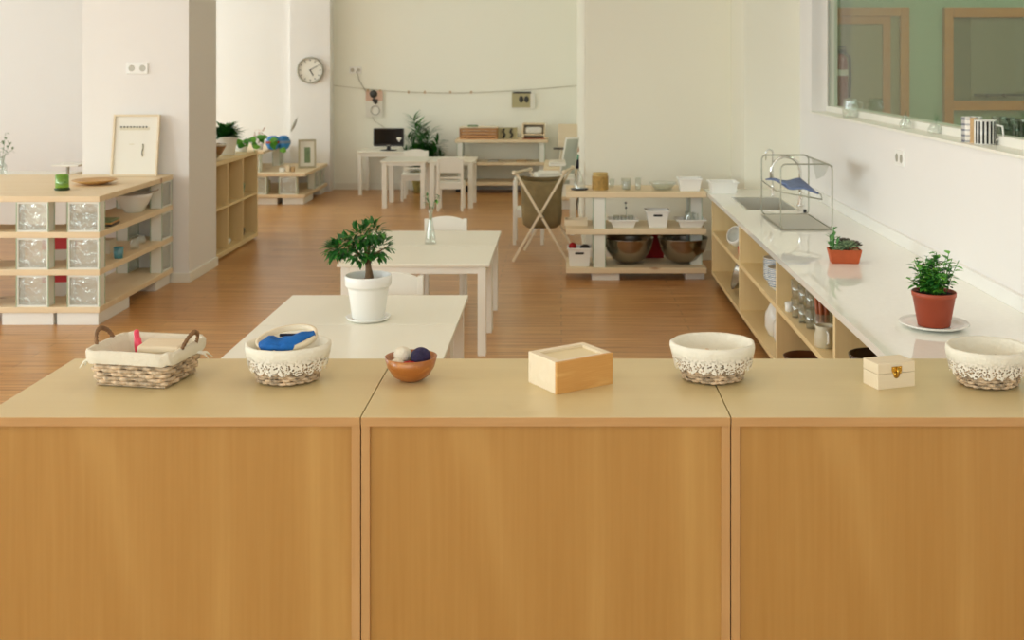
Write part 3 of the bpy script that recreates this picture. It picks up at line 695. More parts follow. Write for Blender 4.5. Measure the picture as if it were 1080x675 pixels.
# furniture beyond the left unit
t=thing('side_table','white table behind the left glass-block shelving','table',(-4.72,9.6,0))
MB().box(-.5,.5,-.28,.28,.585,.61).build('tabletop',M['white'],t,bevel=.003)
for sx in (-1,1):
    for sy in (-1,1): MB().box(sx*.46-.025,sx*.46+.025,sy*.26-.025,sy*.26+.025,0,.585).build('leg',M['white'],t,bevel=.003)
t=thing('sprig_vase','clear bottle with a thin eucalyptus sprig behind the left shelving','vase',(X_(2,9.5),9.5,.61))
MB().lathe([(.035,0),(.04,.005),(.04,.08),(.014,.12),(.014,.16),(.012,.16),(.012,.12),(.036,.08),(.0001,.008)],24).build('vase_body',M['thick'],t)
st=MB(); rnd=random.Random(5); ends=[(.09,0,.22),(.03,0,.36),(-.05,0,.3),(.08,0,.28)]
for e_ in ends: st.tube([(0,0,.04),(e_[0]*.3,0,.18),e_],.0018,5)
st.build('stem',M['leafg'],t)
lf=MB()
for e_ in ends:
    for k in range(5):
        u=.5+.5*k/4; p=Vector((e_[0]*u*u,0,.1+(e_[2]-.1)*u)); lf.leaf(p,(rnd.uniform(-.6,1),rnd.uniform(-.5,.5),rnd.uniform(-.2,.7)),.045,.02,.2)
lf.build('foliage',M['leafg'],t)
t=thing('pedestal_table','slim white pedestal table between left shelving and column','table',(-4.05,9.25,0))
MB().box(-.11,.11,-.13,.13,.72,.735).build('tabletop',M['white'],t,bevel=.003)
MB().lathe([(.013,.012),(.013,.72)],16,(-.03,0,0)).build('post',M['silver'],t)
MB().lathe([(.11,0),(.11,.008),(.02,.014)],32,(-.03,0,0)).build('foot',M['white'],t)
t=thing('carton','white carton with red lid and stripe, seen between the left glass blocks','carton',(X_(63,7.55),7.55,0),.15)
MB().box(-.09,.09,-.07,.07,0,.33).build('box_body',M['paper'],t,bevel=.003)
MB().box(-.093,.093,-.073,.073,.325,.425).build('lid',M['red'],t,bevel=.003)
MB().box(-.0915,.0915,-.0715,.0715,.105,.15).build('stripe',M['red'],t)

# ------------------------------------------------------------------ open bookcase behind the column
XK=-2.71; y0,y1=8.67,9.99; dK=.34
t=thing('open_bookcase','pale wooden open cube bookcase behind the column','bookcase',(XK,(y0+y1)/2,0))
yo=(y0+y1)/2
def kb(x0,x1,a,b_,z0,z1): return MB().box(x0,x1,a-yo,b_-yo,z0,z1)
kb(-dK,0,y0,y1,.752,.787).build('top_panel',M['plyy'],t,bevel=.002)
kb(-dK,0,y0,y1,.02,.055).build('bottom_panel',M['plyy'],t,bevel=.002)
kb(-dK,-.004,y0+.02,y1-.02,.395,.413).build('shelf',M['plyy'],t)
kb(-dK,-dK+.006,y0+.02,y1-.02,.055,.752).build('back_panel',M['ply'],t)
ys=[y0,y0+.4333,y0+.8667,y1]
for k,yy in enumerate(ys):
    a=yy if k==0 else (yy-.02 if k==3 else yy-.009); w2=.02 if k in(0,3) else .018
    if k in (0,3): kb(-dK,0,a,a+w2,.055,.752).build('side_panel',M['ply'],t,bevel=.001)
    else:
        kb(-dK+.006,-.002,a,a+w2,.413,.752).build('divider',M['ply'],t); kb(-dK+.006,-.002,a,a+w2,.055,.395).build('divider',M['ply'],t)
kb(-dK+.02,-.03,y0+.03,y1-.03,0,.02).build('plinth',M['plyy'],t)
cub=[('small dark wooden dish, upper bay nearest the column',8.83,.413,.05,.02,'darkwood'),('small dark wooden dish, lower bay nearest the column',8.83,.055,.05,.02,'darkwood'),('white little bowl in the lower middle bay of the bookcase',9.32,.055,.06,.045,'ceramic'),('speckled dark pot in the lower far bay of the bookcase',9.75,.055,.055,.07,'dark'),('grey stone-like pot in the upper far bay of the bookcase',9.72,.413,.06,.11,'leafg')]
for lab,yy,z,r,h,mm in cub:
    o=MB().lathe([(r*.6,0),(r*.75,.003),(r,h*.7),(r*.95,h),(r*.88,h),(r*.9,h*.7),(r*.5,.008),(.0001,.008)],24,(XK-.10,yy,z)).build('small_bowl' if h<.05 else 'small_pot',M[mm]); tag(o,lab,'bowl' if h<.05 else 'pot')
zK=.787
t=thing('potted_plant','dark green leafy plant in a white pot on the bookcase','potted plant',(XK-.13,9.45,zK))
pot(t,'pot',[(.07,0),(.08,.01),(.10,.14),(.105,.16),(.098,.16),(.092,.13)],M['plastic'],.092,.14)
fo=MB(); rnd=random.Random(12)
for k in range(120):
    a=rnd.uniform(0,2*PI); e_=rnd.uniform(.15,1.2); L=rnd.uniform(.08,.16)
    fo.leaf((.05*math.cos(a)*rnd.random(),.05*math.sin(a)*rnd.random(),.14+.06*rnd.random()),(math.cos(a)*math.cos(e_),math.sin(a)*math.cos(e_),math.sin(e_)),L,.045,.35)
fo.build('foliage',M['leafd'],t)
t=thing('pothos_plant','pothos with heart-shaped leaves trailing over the bookcase far end','potted plant',(XK-.10,9.82,zK))
pot(t,'pot',[(.045,0),(.05,.005),(.06,.085),(.055,.085),(.05,.07)],M['plastic'],.05,.072,28)
vn=MB(); vines=[[(0,0,.08),(.08,.1,.12),(.16,.22,.10),(.24,.3,.03),(.28,.34,-.02)],[(0,0,.08),(.06,-.05,.12),(.12,-.08,.07),(.15,-.10,.0)],[(0,0,.08),(.1,.05,.13),(.2,.12,.11),(.26,.15,.07)],[(0,0,.08),(-.02,-.15,.10),(.05,-.25,.06)]]
for v_ in vines: vn.tube(v_,.002,5)
vn.build('vine',M['leafm'],t)
fo=MB(); rnd=random.Random(4)
for v_ in vines:
    for i in range(1,len(v_)):
        for q in range(2):
            u=rnd.random(); p=Vector(v_[i-1]).lerp(Vector(v_[i]),u)
            fo.leaf(p,(rnd.uniform(.1,1),rnd.uniform(-.8,.3),rnd.uniform(-.5,.3)),rnd.uniform(.055,.085),rnd.uniform(.045,.06),.2,fold=.1,mi=rnd.random()<.5,up=Vector((0,-.8,.6)))
fo.build('foliage',[M['leafm'],M['leafl']],t)
t=thing('metal_bowl','shiny metal bowl standing on the bookcase near the column','bowl',(XK-.1,8.98,zK))
MB().lathe([(.03,0),(.035,.003),(.08,.045),(.115,.11),(.118,.125),(.114,.125),(.11,.11),(.076,.048),(.03,.010),(.0001,.009)],40).build('bowl_body',M['steel'],t)
MB().lathe([(.114,.122),(.119,.122),(.119,.128),(.114,.128)],40,cap0=False).build('rim',M['chrome'],t)

# ------------------------------------------------------------------ low unit under the clock
oxD,oyD=-3.5,12.86
t=thing('glass_block_shelf','low stepped pine and glass block shelving below the wall clock','shelving unit',(oxD,oyD,0),0,'pine and glass block shelving units')
def db(x0,x1,a,b_,z0,z1): return MB().box(x0-oxD,x1-oxD,a-oyD,b_-oyD,z0,z1)
db(-4.2,-2.81,12.26,13.45,.075,.11).build('shelf_board',M['pine'],t,bevel=.003)
db(-4.2,-2.81,12.26,13.45,.31,.345).build('shelf_board',M['pine'],t,bevel=.003)
db(-4.2,-3.29,12.35,13.45,.55,.58).build('shelf_board',M['pine'],t,bevel=.003)
for xx in (-4.0,-3.33,-3.0): block(t,xx-oxD,12.31-oyD,.11,.19 if xx>-3.2 else .19,.20)
for xx in (-3.9,-2.86): block(t,xx-oxD,13.2-oyD,.11,.19,.20,rz=PI/2)
block(t,-2.86-oxD,12.9-oyD,.11,.19,.20,rz=PI/2)
for xx in (-4.0,-3.68,-3.43): block(t,xx-oxD,12.42-oyD,.345,.19,.205)
for xx in (-3.9,-3.34): block(t,xx-oxD,13.2-oyD,.345,.19,.205,rz=PI/2)
for (a,b_,c_,d_) in [(-3.36,-3.12,12.28,12.6),(-3.06,-2.83,12.28,12.75),(-2.98,-2.83,13.15,13.42),(-4.1,-3.8,12.28,12.6)]:
    db(a,b_,c_,d_,0,.075).build('base_slab',M['slab'],t,bevel=.003)
t=thing('framed_photo','small tilted photo frame on the low shelving below the clock','picture',(X_(324,12.85),12.85,.345)); t.rotation_euler=(-.22,0,.25)
w_,h_=.20,.33
MB().box(-w_/2,-w_/2+.02,-.01,.01,0,h_).box(w_/2-.02,w_/2,-.01,.01,0,h_).box(-w_/2+.02,w_/2-.02,-.01,.01,0,.02).box(-w_/2+.02,w_/2-.02,-.01,.01,h_-.02,h_).build('frame',mat('greige_frame',(190,180,150),.5),t)
MB().box(-w_/2+.02,w_/2-.02,0,.005,.02,h_-.02).build('mount',M['paper'],t)
MB().box(-.03,.035,-.003,0,.06,.24).build('print',M['leafg'],t)
MB().box(-.01,.01,.01,.014,0,.01).box(-.012,.012,.01,.016,.02,.30).build('back_strut',M['dark'],t)
for k,(px,yy,mm,lab) in enumerate([(288,12.55,'blueball','blue enamel ball vase, the one nearer the bookcase'),(299,12.6,'blueball','blue enamel ball vase holding a grey feather')]):
    t=thing('ball_vase',lab,'vase',(X_(px,yy),yy,.58),0,'blue ball vases')
    MB().lathe([(.03,0),(.055,.012),(.078,.06),(.08,.09),(.06,.135),(.035,.155),(.03,.155),(.055,.13),(.07,.09),(.05,.03),(.0001,.01)],32).build('vase_body',M[mm],t)
    MB().lathe([(.0805,.072),(.0815,.085),(.0805,.10)],32,cap0=False).build('band',M['extred' if k==0 else 'bluestripe'],t)
t=thing('feather','long grey feather leaning out of the second blue vase','feather',(X_(302,12.6),12.6,.68))
MB().tube([(0,0,0),(.06,0,.13),(.13,0,.27)],.002,5).build('quill',M['paper'],t)
MB().leaf((.05,0,.10),(.42,0,.9),.18,.035,.0,up=Vector((0,1,0))).build('vane',mat('feather_grey',(150,146,130),.8),t,solid=.001)
t=thing('flower_pot','pink flowering twig in a small pot beside the blue vases','potted plant',(X_(273,12.6),12.6,.58))
MB().lathe([(.035,0),(.04,.004),(.05,.07),(.045,.07),(.0001,.06)],24).build('pot',M['ceramic'],t)
fo=MB(); rnd=random.Random(22)
for k in range(26): fo.leaf((rnd.uniform(-.06,.06),rnd.uniform(-.04,.04),.07+rnd.random()*.16),(rnd.uniform(-1,1),rnd.uniform(-1,.3),rnd.uniform(-.2,.8)),.03,.025,.2)
fo.build('blossoms',mat('pale_pink_petal',(224,178,160),.7),t)
st=MB(); [st.tube([(0,0,.05),(x,0,.2)],.002,5) for x in (-.05,0,.04,.02)]; st.build('twig',M['bark'],t)
for k,(px,w_,mm,lab) in enumerate([(303,.05,'lightwood','pale cube block beside the tilted photo frame'),(308,.035,'tan','tan little block against the tilted photo frame'),(297,.06,'ceramic','white block on the low shelving below the blue vases')]):
    o=MB().box(-w_/2,w_/2,-.03,.03,0,.075-.015*k).build('toy_block',M[mm],loc=(X_(px,12.38),12.42,.345),bevel=.004); tag(o,lab,'block','blocks on the low shelving')
o=MB().box(-.06,.06,-.04,.04,0,.13).build('storage_tin',mat('cream_tin',(214,206,160),.5),loc=(X_(279,12.55),12.55,.11),bevel=.004); tag(o,'cream tin inside the lowest level of the low shelving','tin')
o=MB().ball((X_(277,12.5),12.52,.27),.03,sx=1.6,sz=.8).build('toy_ball',M['navy']); tag(o,'dark blue rounded toy resting on the cream tin','toy')

# ------------------------------------------------------------------ wall clock, sockets, string and pictures
yc=13.48
t=thing('wall_clock','round silver-rimmed wall clock on the white pilaster','clock',(X_(327.5,yc),yc,Z_(74,yc)))
RX=Matrix.Rotation(PI/2,4,'X')
MB().lathe([(.158,0),(.160,.01),(.160,.035),(.150,.042),(.143,.036),(.143,.02)],48,cap0=True,M=RX).build('rim',M['silver'],t)
MB().lathe([(.0001,.02),(.144,.02)],48,cap0=False,M=RX).build('dial',M['paper'],t)
tk=MB()
for k in range(12):
    a=k*PI/6; tk.box(-.004,.004,-.024,-.021,.112,.132,M=Matrix.Rotation(a,4,'Y'))
tk.build('hour_mark',M['dark'],t)
MB().box(-.005,.005,-.026,-.0235,-.012,.075,M=Matrix.Rotation(math.radians(150),4,'Y')).build('hour_hand',M['dark'],t)
MB().box(-.0035,.0035,-.029,-.0265,-.012,.105,M=Matrix.Rotation(math.radians(60),4,'Y')).build('minute_hand',M['dark'],t)
def socket(label,x,y,z,w_,h_,rz=0,n=2):
    t=thing('wall_socket',label,'socket',(x,y,z),rz)
    MB().box(-w_/2,w_/2,-.010,0,-h_/2,h_/2).build('plate',M['plastic'],t,bevel=.003)
    for k in range(n):
        cx=(k-(n-1)/2)*w_/n
        MB().lathe([(h_*.28,.0101),(h_*.26,.0115),(h_*.2,.0108),(.0001,.0106)],20,cap0=False,M=Matrix.Translation((cx,0,0))@RX).build('outlet',M['silver'],t)
socket('double white socket on the front of the column',X_(145,8),8.0,Z_(72,8),.155,.08)
socket('double white socket high on the back wall with a cable',X_(375,YB),YB,Z_(74,YB),.15,.085)
socket('white socket on the right wall below the interior window',XR,5.8,1.085,.15,.08,-PI/2)
ycb=YB-.012
def wp(px,py,dy=0): return (X_(px,ycb),ycb-dy,Z_(py,ycb))
tag(MB().tube([wp(376,75,.005),wp(379,85),wp(385,95),wp(389,103)],.004,6).build('power_cable',mat('grey_cable',(150,146,128),.6)),'thin grey cable hanging from the back wall socket','cable')
tag(MB().tube([wp(392,121),wp(395,128),wp(402,132),wp(408,137)],.003,6).build('power_cable',mat('grey_cable2',(170,164,140),.6)),'thin cable below the pinned craft sheet, toward the monitor','cable')
pts=[wp(352+ (612-352)*k/24, 90+ 8*math.sin(PI*(k/24)**.9),.004) for k in range(25)]
tag(MB().tube(pts,.003,5).build('twine_line',M['string']),'twine string stretched across the back wall','string')
for k,px in enumerate((431,448,475,497)):
    p=wp(px,97.5,.008); tag(MB().box(p[0]-.009,p[0]+.009,p[1]-.004,p[1]+.006,p[2]-.012,p[2]+.02).build('clothes_peg',M['tan']),'tiny wooden peg on the twine string','peg','pegs on the twine string')
p=wp(395,109,.01)
t=thing('craft_sheet','paper sheet with a black and wire figure, pinned to the twine','artwork',p)
MB().box(-.105,.10,0,.003,-.165,.155).build('sheet',M['paper'],t)
MB().box(-.105,.10,-.003,0,.03,.155).build('upper_sheet',M['paperpink'],t)
f_=MB(); f_.lathe([(.0001,.012),(.045,.010),(.048,.003)],24,cap0=False,M=Matrix.Translation((-.01,0,.115))@RX); f_.tube([(-.01,-.006,.06),(.0,-.006,.03),(.03,-.006,.0)],.022,8); f_.tube([(.0,-.006,.03),(.04,-.006,.045)],.012,8); f_.build('figure',M['dark'],t)
MB().tube([(.01+.055*math.cos(a*PI/8),-.006,-.085+.055*math.sin(a*PI/8)) for a in range(16)],.005,6,True).build('ring',M['silver'],t)
MB().box(-.09,-.07,-.01,0,.145,.17).box(.06,.08,-.01,0,.145,.17).build('peg',M['tan'],t)
p=wp(551.5,106,.01)
t=thing('photo_card','photo of two dark shapes on white card, clipped to the twine','photo',p)
MB().box(-.135,.145,0,.003,-.10,.10).build('card',M['paper'],t)
MB().box(-.135,.09,-.003,0,-.085,.10).build('print',M['paperolive'],t)
f_=MB(); 
for q in (-.02,.045): f_.lathe([(.0001,.006),(.027,.005),(.03,.003)],20,sy=1.4,cap0=False,M=Matrix.Translation((q,0,.015))@RX)
f_.build('printed_shapes',M['dark'],t)
MB().box(-.12,.1,-.012,0,.088,.108).build('clip',M['dark'],t)

# ------------------------------------------------------------------ monitor and palm
t=thing('monitor','black flat monitor with a small white sticker on the back desk','monitor',(X_(410,13.3),13.3,.512))
MB().lathe([(.10,0),(.10,.006),(.04,.012),(.0001,.013)],32,sy=.75).build('stand_base',M['black'],t)
MB().box(-.022,.022,-.012,.012,.01,.06).build('stand_neck',M['black'],t)
MB().box(-.18,.18,-.025,.02,.05,.262).build('casing',M['black'],t,bevel=.008)
MB().box(-.165,.165,-.0275,-.0245,.075,.25).build('screen',M['screen'],t)
MB().box(-.018,.018,-.0275,-.0245,.056,.064).build('badge',M['silver'],t)
s_=MB(); s_.ball((.115,-.028,.14),.017,sy=.1); s_.ball((.138,-.028,.142),.017,sy=.1); s_.leaf((.127,-.030,.152),(0,0,-1),.05,.05,0,up=Vector((0,1,0))); s_.build('heart_sticker',M['paper'],t)
t=thing('potted_palm','bushy green palm in a patterned floor pot by the back wall','potted plant',(X_(445,13.38),13.40,0))
pot(t,'pot',[(.09,0),(.10,.01),(.13,.22),(.135,.24),(.125,.24),(.118,.2)],mat('straw_green_pot',(176,164,96),.7,var=.5,vscale=9),.118,.21)
fo=MB(); st=MB(); rnd=random.Random(2)
fr_=[(-.10,.0,.93),(-.16,-.05,.72),(.10,.0,.78),(.19,-.05,.66),(.02,-.12,.74),(-.05,.05,.86),(.15,.02,.55),(-.20,-.02,.52),(.22,-.02,.48),(.05,-.1,.6),(.13,-.12,.5),(-.08,-.12,.6),(.0,.03,.8),(.18,-.1,.58)]
for (ex,ey,ez) in fr_:
    P=[]
    for k in range(9):
        u=k/8; P.append(Vector((ex*u**1.5,ey*u**1.5,.2+(ez-.2)*u-.05*u*u)))
    st.tube(P,.004,5)
    for k in range(2,9):
        for s in (-1,1):
            for q in range(3):
                b0=P[k]+Vector((0,0,-.02*q)); d=(P[k]-P[k-1]).normalized()+Vector((s*rnd.uniform(.5,1.0),rnd.uniform(-.5,.5),rnd.uniform(-.1,.3)))
                fo.leaf(b0,d,rnd.uniform(.11,.17),.034,.35,mi=rnd.random()<.3)
st.build('stem',M['leafm'],t); fo.build('foliage',[M['leafd'],M['leafm']],t)

# ------------------------------------------------------------------ shelving along the back wall
oxE,oyE=-.72,13.47
t=thing('wall_shelving','pine board shelving with white posts against the back wall','shelving unit',(oxE,oyE,0),0,'pine and glass block shelving units')
def eb(x0,x1,a,b_,z0,z1): return MB().box(x0-oxE,x1-oxE,a-oyE,b_-oyE,z0,z1)
xe0,xe1=X_(480,13.3),X_(578,13.3)
for (a,b_) in ((.095,.135),(.335,.37),(.605,.64)): eb(xe0,xe1,13.27,13.67,a,b_).build('shelf_board',M['pine'],t,bevel=.003)
for px in (481.5,568):
    for (z0,h) in ((.135,.20),(.37,.235)): block(t,X_(px,13.3)+.04-oxE,13.42-oyE,z0,.24,h,.062,rz=PI/2)
for px in (482,566): eb(X_(px,13.3)-.03,X_(px,13.3)+.16,13.45,13.66,0,.095).build('base_slab',M['dark'],t)  # dark colour stands in for the shadow beneath the bottom board
zE=.64
t=thing('slatted_crate','long reddish slatted wooden crate on the back shelving','crate',(X_(505,13.4),13.42,zE))
MB().box(-.225,.225,-.1,.1,0,.016).build('bottom',M['crate'],t)
for k in range(3): MB().box(-.225,.225,-.1,-.088,.030+.037*k,.050+.037*k).box(-.225,.225,.088,.1,.030+.037*k,.050+.037*k).build('slat',M['crate'],t)
MB().box(-.225,-.212,-.1,.1,.016,.135).box(.212,.225,-.1,.1,.016,.135).box(-.14,-.125,-.104,-.088,.0,.135).box(.125,.14,-.104,-.088,0,.135).build('batten',M['crate'],t)
MB().box(-.225,.225,-.1,.1,.135,.147).build('lid',M['lightwood'],t)
o=MB().box(-.06,.06,-.05,.05,0,.018).build('folded_cloth',M['leafg'],loc=(X_(497,13.4)+.02,13.42,zE+.147),bevel=.005); tag(o,'flat grey-green folded cloth on the slatted crate','cloth')
t=thing('display_board','small olive board with two dark curved shapes on the back shelving','display board',(X_(535.5,13.42),13.42,zE))
MB().box(-.115,.115,-.006,.006,0,.135).build('board',M['paperolive'],t)
for s in (-.045,.045): MB().tube([(s-.01,-.014,.012),(s+.012,-.014,.05),(s-.014,-.014,.085),(s+.004,-.014,.122)],[.016,.013,.014,.012],8).build('curved_shape',M['dark'],t)
MB().box(-.03,.03,.006,.05,0,.008).build('stand',M['dark'],t)
t=thing('wooden_crate','open wooden box holding a white roll on the back shelving','crate',(X_(563,13.4),13.42,zE))
MB().box(-.135,.135,-.10,.10,0,.012).build('bottom',M['redbrown'],t)
for (a,b_,c_,d_) in [(-.135,-.12,-.1,.1),(.12,.135,-.1,.1),(-.12,.12,.088,.1)]: MB().box(a,b_,c_,d_,.012,.175).build('side_panel',M['pine'],t)
MB().box(-.12,.12,-.1,.088,.05,.064).box(-.135,.135,-.1,.1,.175,.187).build('shelf',M['pine'],t)
o=MB().box(-.105,.105,-.07,.05,0,.085).build('paper_roll',M['paper'],loc=(X_(563,13.4),13.40,zE+.065),bevel=.03,seg=4); tag(o,'white paper roll inside the wooden box on the back shelving','paper roll')
for k,(px,w_) in enumerate(((492,.10),(520,.12),(550,.13))):
    o=MB().box(-w_/2,w_/2,-.06,.06,0,.014).box(-w_/2+.01,w_/2-.01,-.05,.05,.014,.02).build('thin_tray',[M['dark'],M['silver'],M['tan']][k],loc=(X_(px,13.36),13.4,.37),bevel=.002); tag(o,['dark thin tray on the middle back shelf behind the chair','silver thin tray at the centre of the middle back shelf','tan thin tray on the middle back shelf below the display board'][k],'tray','flat trays on the middle back shelf')

# ------------------------------------------------------------------ corner by the inner wall: easel board, grey panel, shelf, doll
t=thing('corner_shelf','low pale wooden shelf with white base in the back corner','shelving unit',(-.02,12.4,0))
MB().box(-.17,.19,-.55,.5,.10,.135).build('shelf_board',M['piney'],t,bevel=.003)
MB().box(-.16,.18,-.5,.5,0,.10).build('base_slab',M['slab'],t)
MB().box(-.17,.19,-.55,.5,.40,.43).build('shelf_board',M['piney'],t,bevel=.003)
for yy in (-.5,.4): MB().box(-.12,.12,yy,yy+.06,.135,.40).build('post',M['white'],t)
t=thing('wooden_easel','pale wooden panel easel standing in the back corner','easel',(X_(599,13.2),13.2,0))
MB().box(-.115,.115,-.012,.012,.56,.83).build('panel',M['lightwood'],t,bevel=.004)
MB().box(-.17,-.02,-.05,.0,.535,.552).build('ledge',M['dark'],t)
for s in (-1,1): MB().bar((s*.13,-.02,0),(s*.07,0,.56),.022,.018).build('leg',M['lightwood'],t)
MB().bar((0,.28,0),(0,.01,.6),.022,.018).build('leg',M['lightwood'],t)
# grey tilted panel
t=thing('tilted_board','grey drawing board with white frame, tilted above the folding stand','drawing board',(X_(597,10.7),10.7,0))
a=Vector((-.10,-.02,.42)); 
def pl(mb,off,mi=0,grow=0):
    bl=Vector((-.075-grow,-.02+off,.40)); br=Vector((.065+grow,.06+off,.40)); tl=Vector((.0-grow,-.02+off,.83+grow)); tr_=Vector((.12+grow,.06+off,.83+grow)); th=Vector((0,.012,0))
    vs=[bl,br,tr_,tl,bl+th,br+th,tr_+th,tl+th]; mb.add(vs,[(0,1,2,3),(7,6,5,4),(0,4,5,1),(1,5,6,2),(2,6,7,3),(3,7,4,0)],False,mi)
mb=MB(); pl(mb,0); mb.build('board',M['grey'],t)
mb=MB(); pl(mb,.013,0,.008); mb.bar((.0,.0,.835),(.12,.08,.835),.03,.02); mb.build('frame',M['white'],t)
mb=MB(); mb.bar((-.08,-.02,.36),(.0,-.02,.83),.018,.014); mb.build('side_rail',M['white'],t)
for (x,y) in ((-.10,-.03),(.08,.08)): MB().box(x-.014,x+.014,y-.014,y+.014,0,.40).build('leg',M['white'],t)
t=thing('craft_table','white low table behind the folding stand under the tilted board','table',(X_(583,10.35),10.35,0))
MB().box(-.20,.20,-.22,.22,.50,.52).build('tabletop',M['white'],t,bevel=.003)
for sx in (-1,1):
    for sy in (-1,1): MB().box(sx*.175-.018,sx*.175+.018,sy*.19-.018,sy*.19+.018,0,.50).build('leg',M['white'],t)
t=thing('paper_stack','loose pile of white papers on the craft table','paper pile',(X_(578,10.25),10.28,.52))
for k,(dx,rz) in enumerate(((0,.1),(.01,-.15),(-.008,.3),(.005,0))):
    o=MB().box(-.095,.095,-.10,.10,.012*k,.012*k+.010).build('paper',M['paper'],t); o.rotation_euler=(0,0,rz); o.location=(dx,0,0)
# doll
t=thing('cloth_doll','small doll in mint and black clothes beside the tilted board','doll',(X_(607.5,11.95),11.95,.43))
MB().tube([(0,0,0),(0,0,.08),(.0,0,.15)],[.045,.04,.025],12).tube([(.01,0,.13),(.045,-.01,.10),(.055,-.02,.12)],.013,8).build('black_dress',M['navy'],t)
MB().tube([(0,-.012,.10),(.02,-.012,.15)],[.028,.02],10).build('mint_bodice',M['mint'],t)
MB().ball((.005,0,.20),.032).build('head',M['skin'],t)
MB().lathe([(.034,.0),(.033,.02),(.015,.036)],16,(.005,.006,.20),cap1=True).build('hair',mat('doll_hair',(214,186,150),.8),t)

# ------------------------------------------------------------------ folding stand with brown canvas bag
t=thing('folding_stand','wooden folding X-frame stand with a brown canvas bag hung in it','laundry stand',(X_(570,8.98),8.98,0))
ox2,oy2=X_(570,8.98),8.98
def q3(px,py,Y): return Vector((X_(px,Y)-ox2,Y-oy2,max(.004,Z_(py,Y))))
nl=(q3(544,182,8.76),q3(599,279,8.76)); nr=(q3(596,181,8.79),q3(541,273,8.79))
fl=(q3(558,179,9.26),q3(606,265,9.26)); frr=(q3(603,177,9.29),q3(553,263,9.29))
for (a,b_) in (nl,nr,fl,frr):
    b2=Vector((b_.x,b_.y,.010)); MB().bar(a,b2,.032,.018).build('leg',M['lightwood'],t,bevel=.003)
for (a,b_) in ((nl[0],fl[0]),(nr[0],frr[0])):
    d=(b_-a).normalized(); m_=MB().tube([a-d*.05,b_+d*.05],.012,10); m_.ball(a-d*.06,.019,12,8); m_.ball(b_+d*.06,.019,12,8); m_.build('top_rail',M['lightwood'],t)
MB().tube([(nl[0]+nl[1])/2-Vector((0,.02,0)),(fl[0]+fl[1])/2+Vector((0,.03,0))],.007,8).build('pivot_rod',M['steel'],t)
# soft sack with a flared mouth reaching the rails
o_=MB(); vs=[]; fs=[]; n=64
cy=.045
rings=[(.02,.02,.250,0),(.12,.12,.252,0),(.150,.155,.275,.01),(.158,.165,.34,.012),(.160,.17,.42,.014),(.160,.17,.50,.012),(.166,.17,.56,.01),(.172,.17,.60,.008),(.180,.165,.64,.006)]
for (a,b_,z,wv) in rings:
    for k in range(n):
        th=2*PI*k/n; x,y=ring(th,a*(1+wv*4*math.sin(5*th+z*9)/3),b_*(1+wv*3*math.sin(7*th)),.55)
        vs.append((x+.012,y+cy,z+(.012*math.cos(2*th) if z>.6 else 0)))
for j_ in range(len(rings)-1):
    for k in range(n):
        l=(k+1)%n; fs.append((j_*n+k,j_*n+l,(j_+1)*n+l,(j_+1)*n+k))
fs.append(tuple(range(n))[::-1])
o_.add(vs,fs,True); o_.build('canvas_bag',M['canvas'],t,solid=.004)
t=thing('white_towel','folded white towel draped on the folding stand rails','towel',(X_(584,9.15),9.12,.735))
MB().box(-.04,.10,-.12,.12,0,.018).build('towel_fold',M['paper'],t,bevel=.008); MB().box(-.035,.095,-.11,.11,.019,.034).build('towel_layer',M['cloth2'],t,bevel=.008)

# ------------------------------------------------------------------ pine shelving in front of the inner wall
oxB,oyB=.54,8.28
t=thing('kitchen_shelving','pine board shelving with glass block posts holding the steel bowls','shelving unit',(oxB,oyB,0),0,'pine and glass block shelving units')
def bb(x0,x1,a,b_,z0,z1): return MB().box(x0-oxB,x1-oxB,a-oyB,b_-oyB,z0,z1)
yS0,yS1=8.05,8.50
xs0=X_(597,yS0); xs1=1.045
ZB=[(.055,.095),(.335,.375),(.60,.64)]
bb(xs0,xs1,yS0,yS1,*ZB[0]).build('shelf_board',M['pine'],t,bevel=.003)
bb(X_(597,yS0),xs1,yS0,yS1,*ZB[1]).build('shelf_board',M['pine'],t,bevel=.003)
bb(X_(597,yS0),xs1,yS0,yS1,*ZB[2]).build('shelf_board',M['pine'],t,bevel=.003)
for (z0,h) in ((.095,.24),(.375,.225)):
    block(t,X_(632,8.1)-oxB,8.19-oyB,z0,.24,h,.085,rz=PI/2)
    block(t,.985-oxB,8.30-oyB,z0,.24,h,.085,rz=PI/2)
bb(.22,.42,8.08,8.42,0,.055).build('base_slab',M['slab'],t,bevel=.003); bb(.90,1.04,8.12,8.42,0,.055).build('base_slab',M['slab'],t,bevel=.003)
# steel bowls
prof=[(.06,0),(.065,.002),(.12,.035),(.165,.10),(.18,.165),(.184,.182),(.188,.186),(.186,.190),(.180,.186),(.176,.165),(.16,.10),(.115,.040),(.06,.008),(.0001,.007)]
for k,(px,yy,lab) in enumerate([(663,8.26,'large steel bowl on the pine shelving, nearer the folding stand'),(720,8.26,'large steel bowl on the pine shelving, nearer the worktop')]):
    o=MB().lathe(prof,56,(X_(px,yy),yy,.095)).build('steel_bowl',M['steel']); tag(o,lab,'bowl','large steel bowls on the bottom shelf')
o=MB().box(-.08,.07,-.01,.02,0,.22).build('red_folder',M['redfelt'],loc=(X_(690,8.47),8.465,.095)); tag(o,'red board standing behind and between the large steel bowls','board')
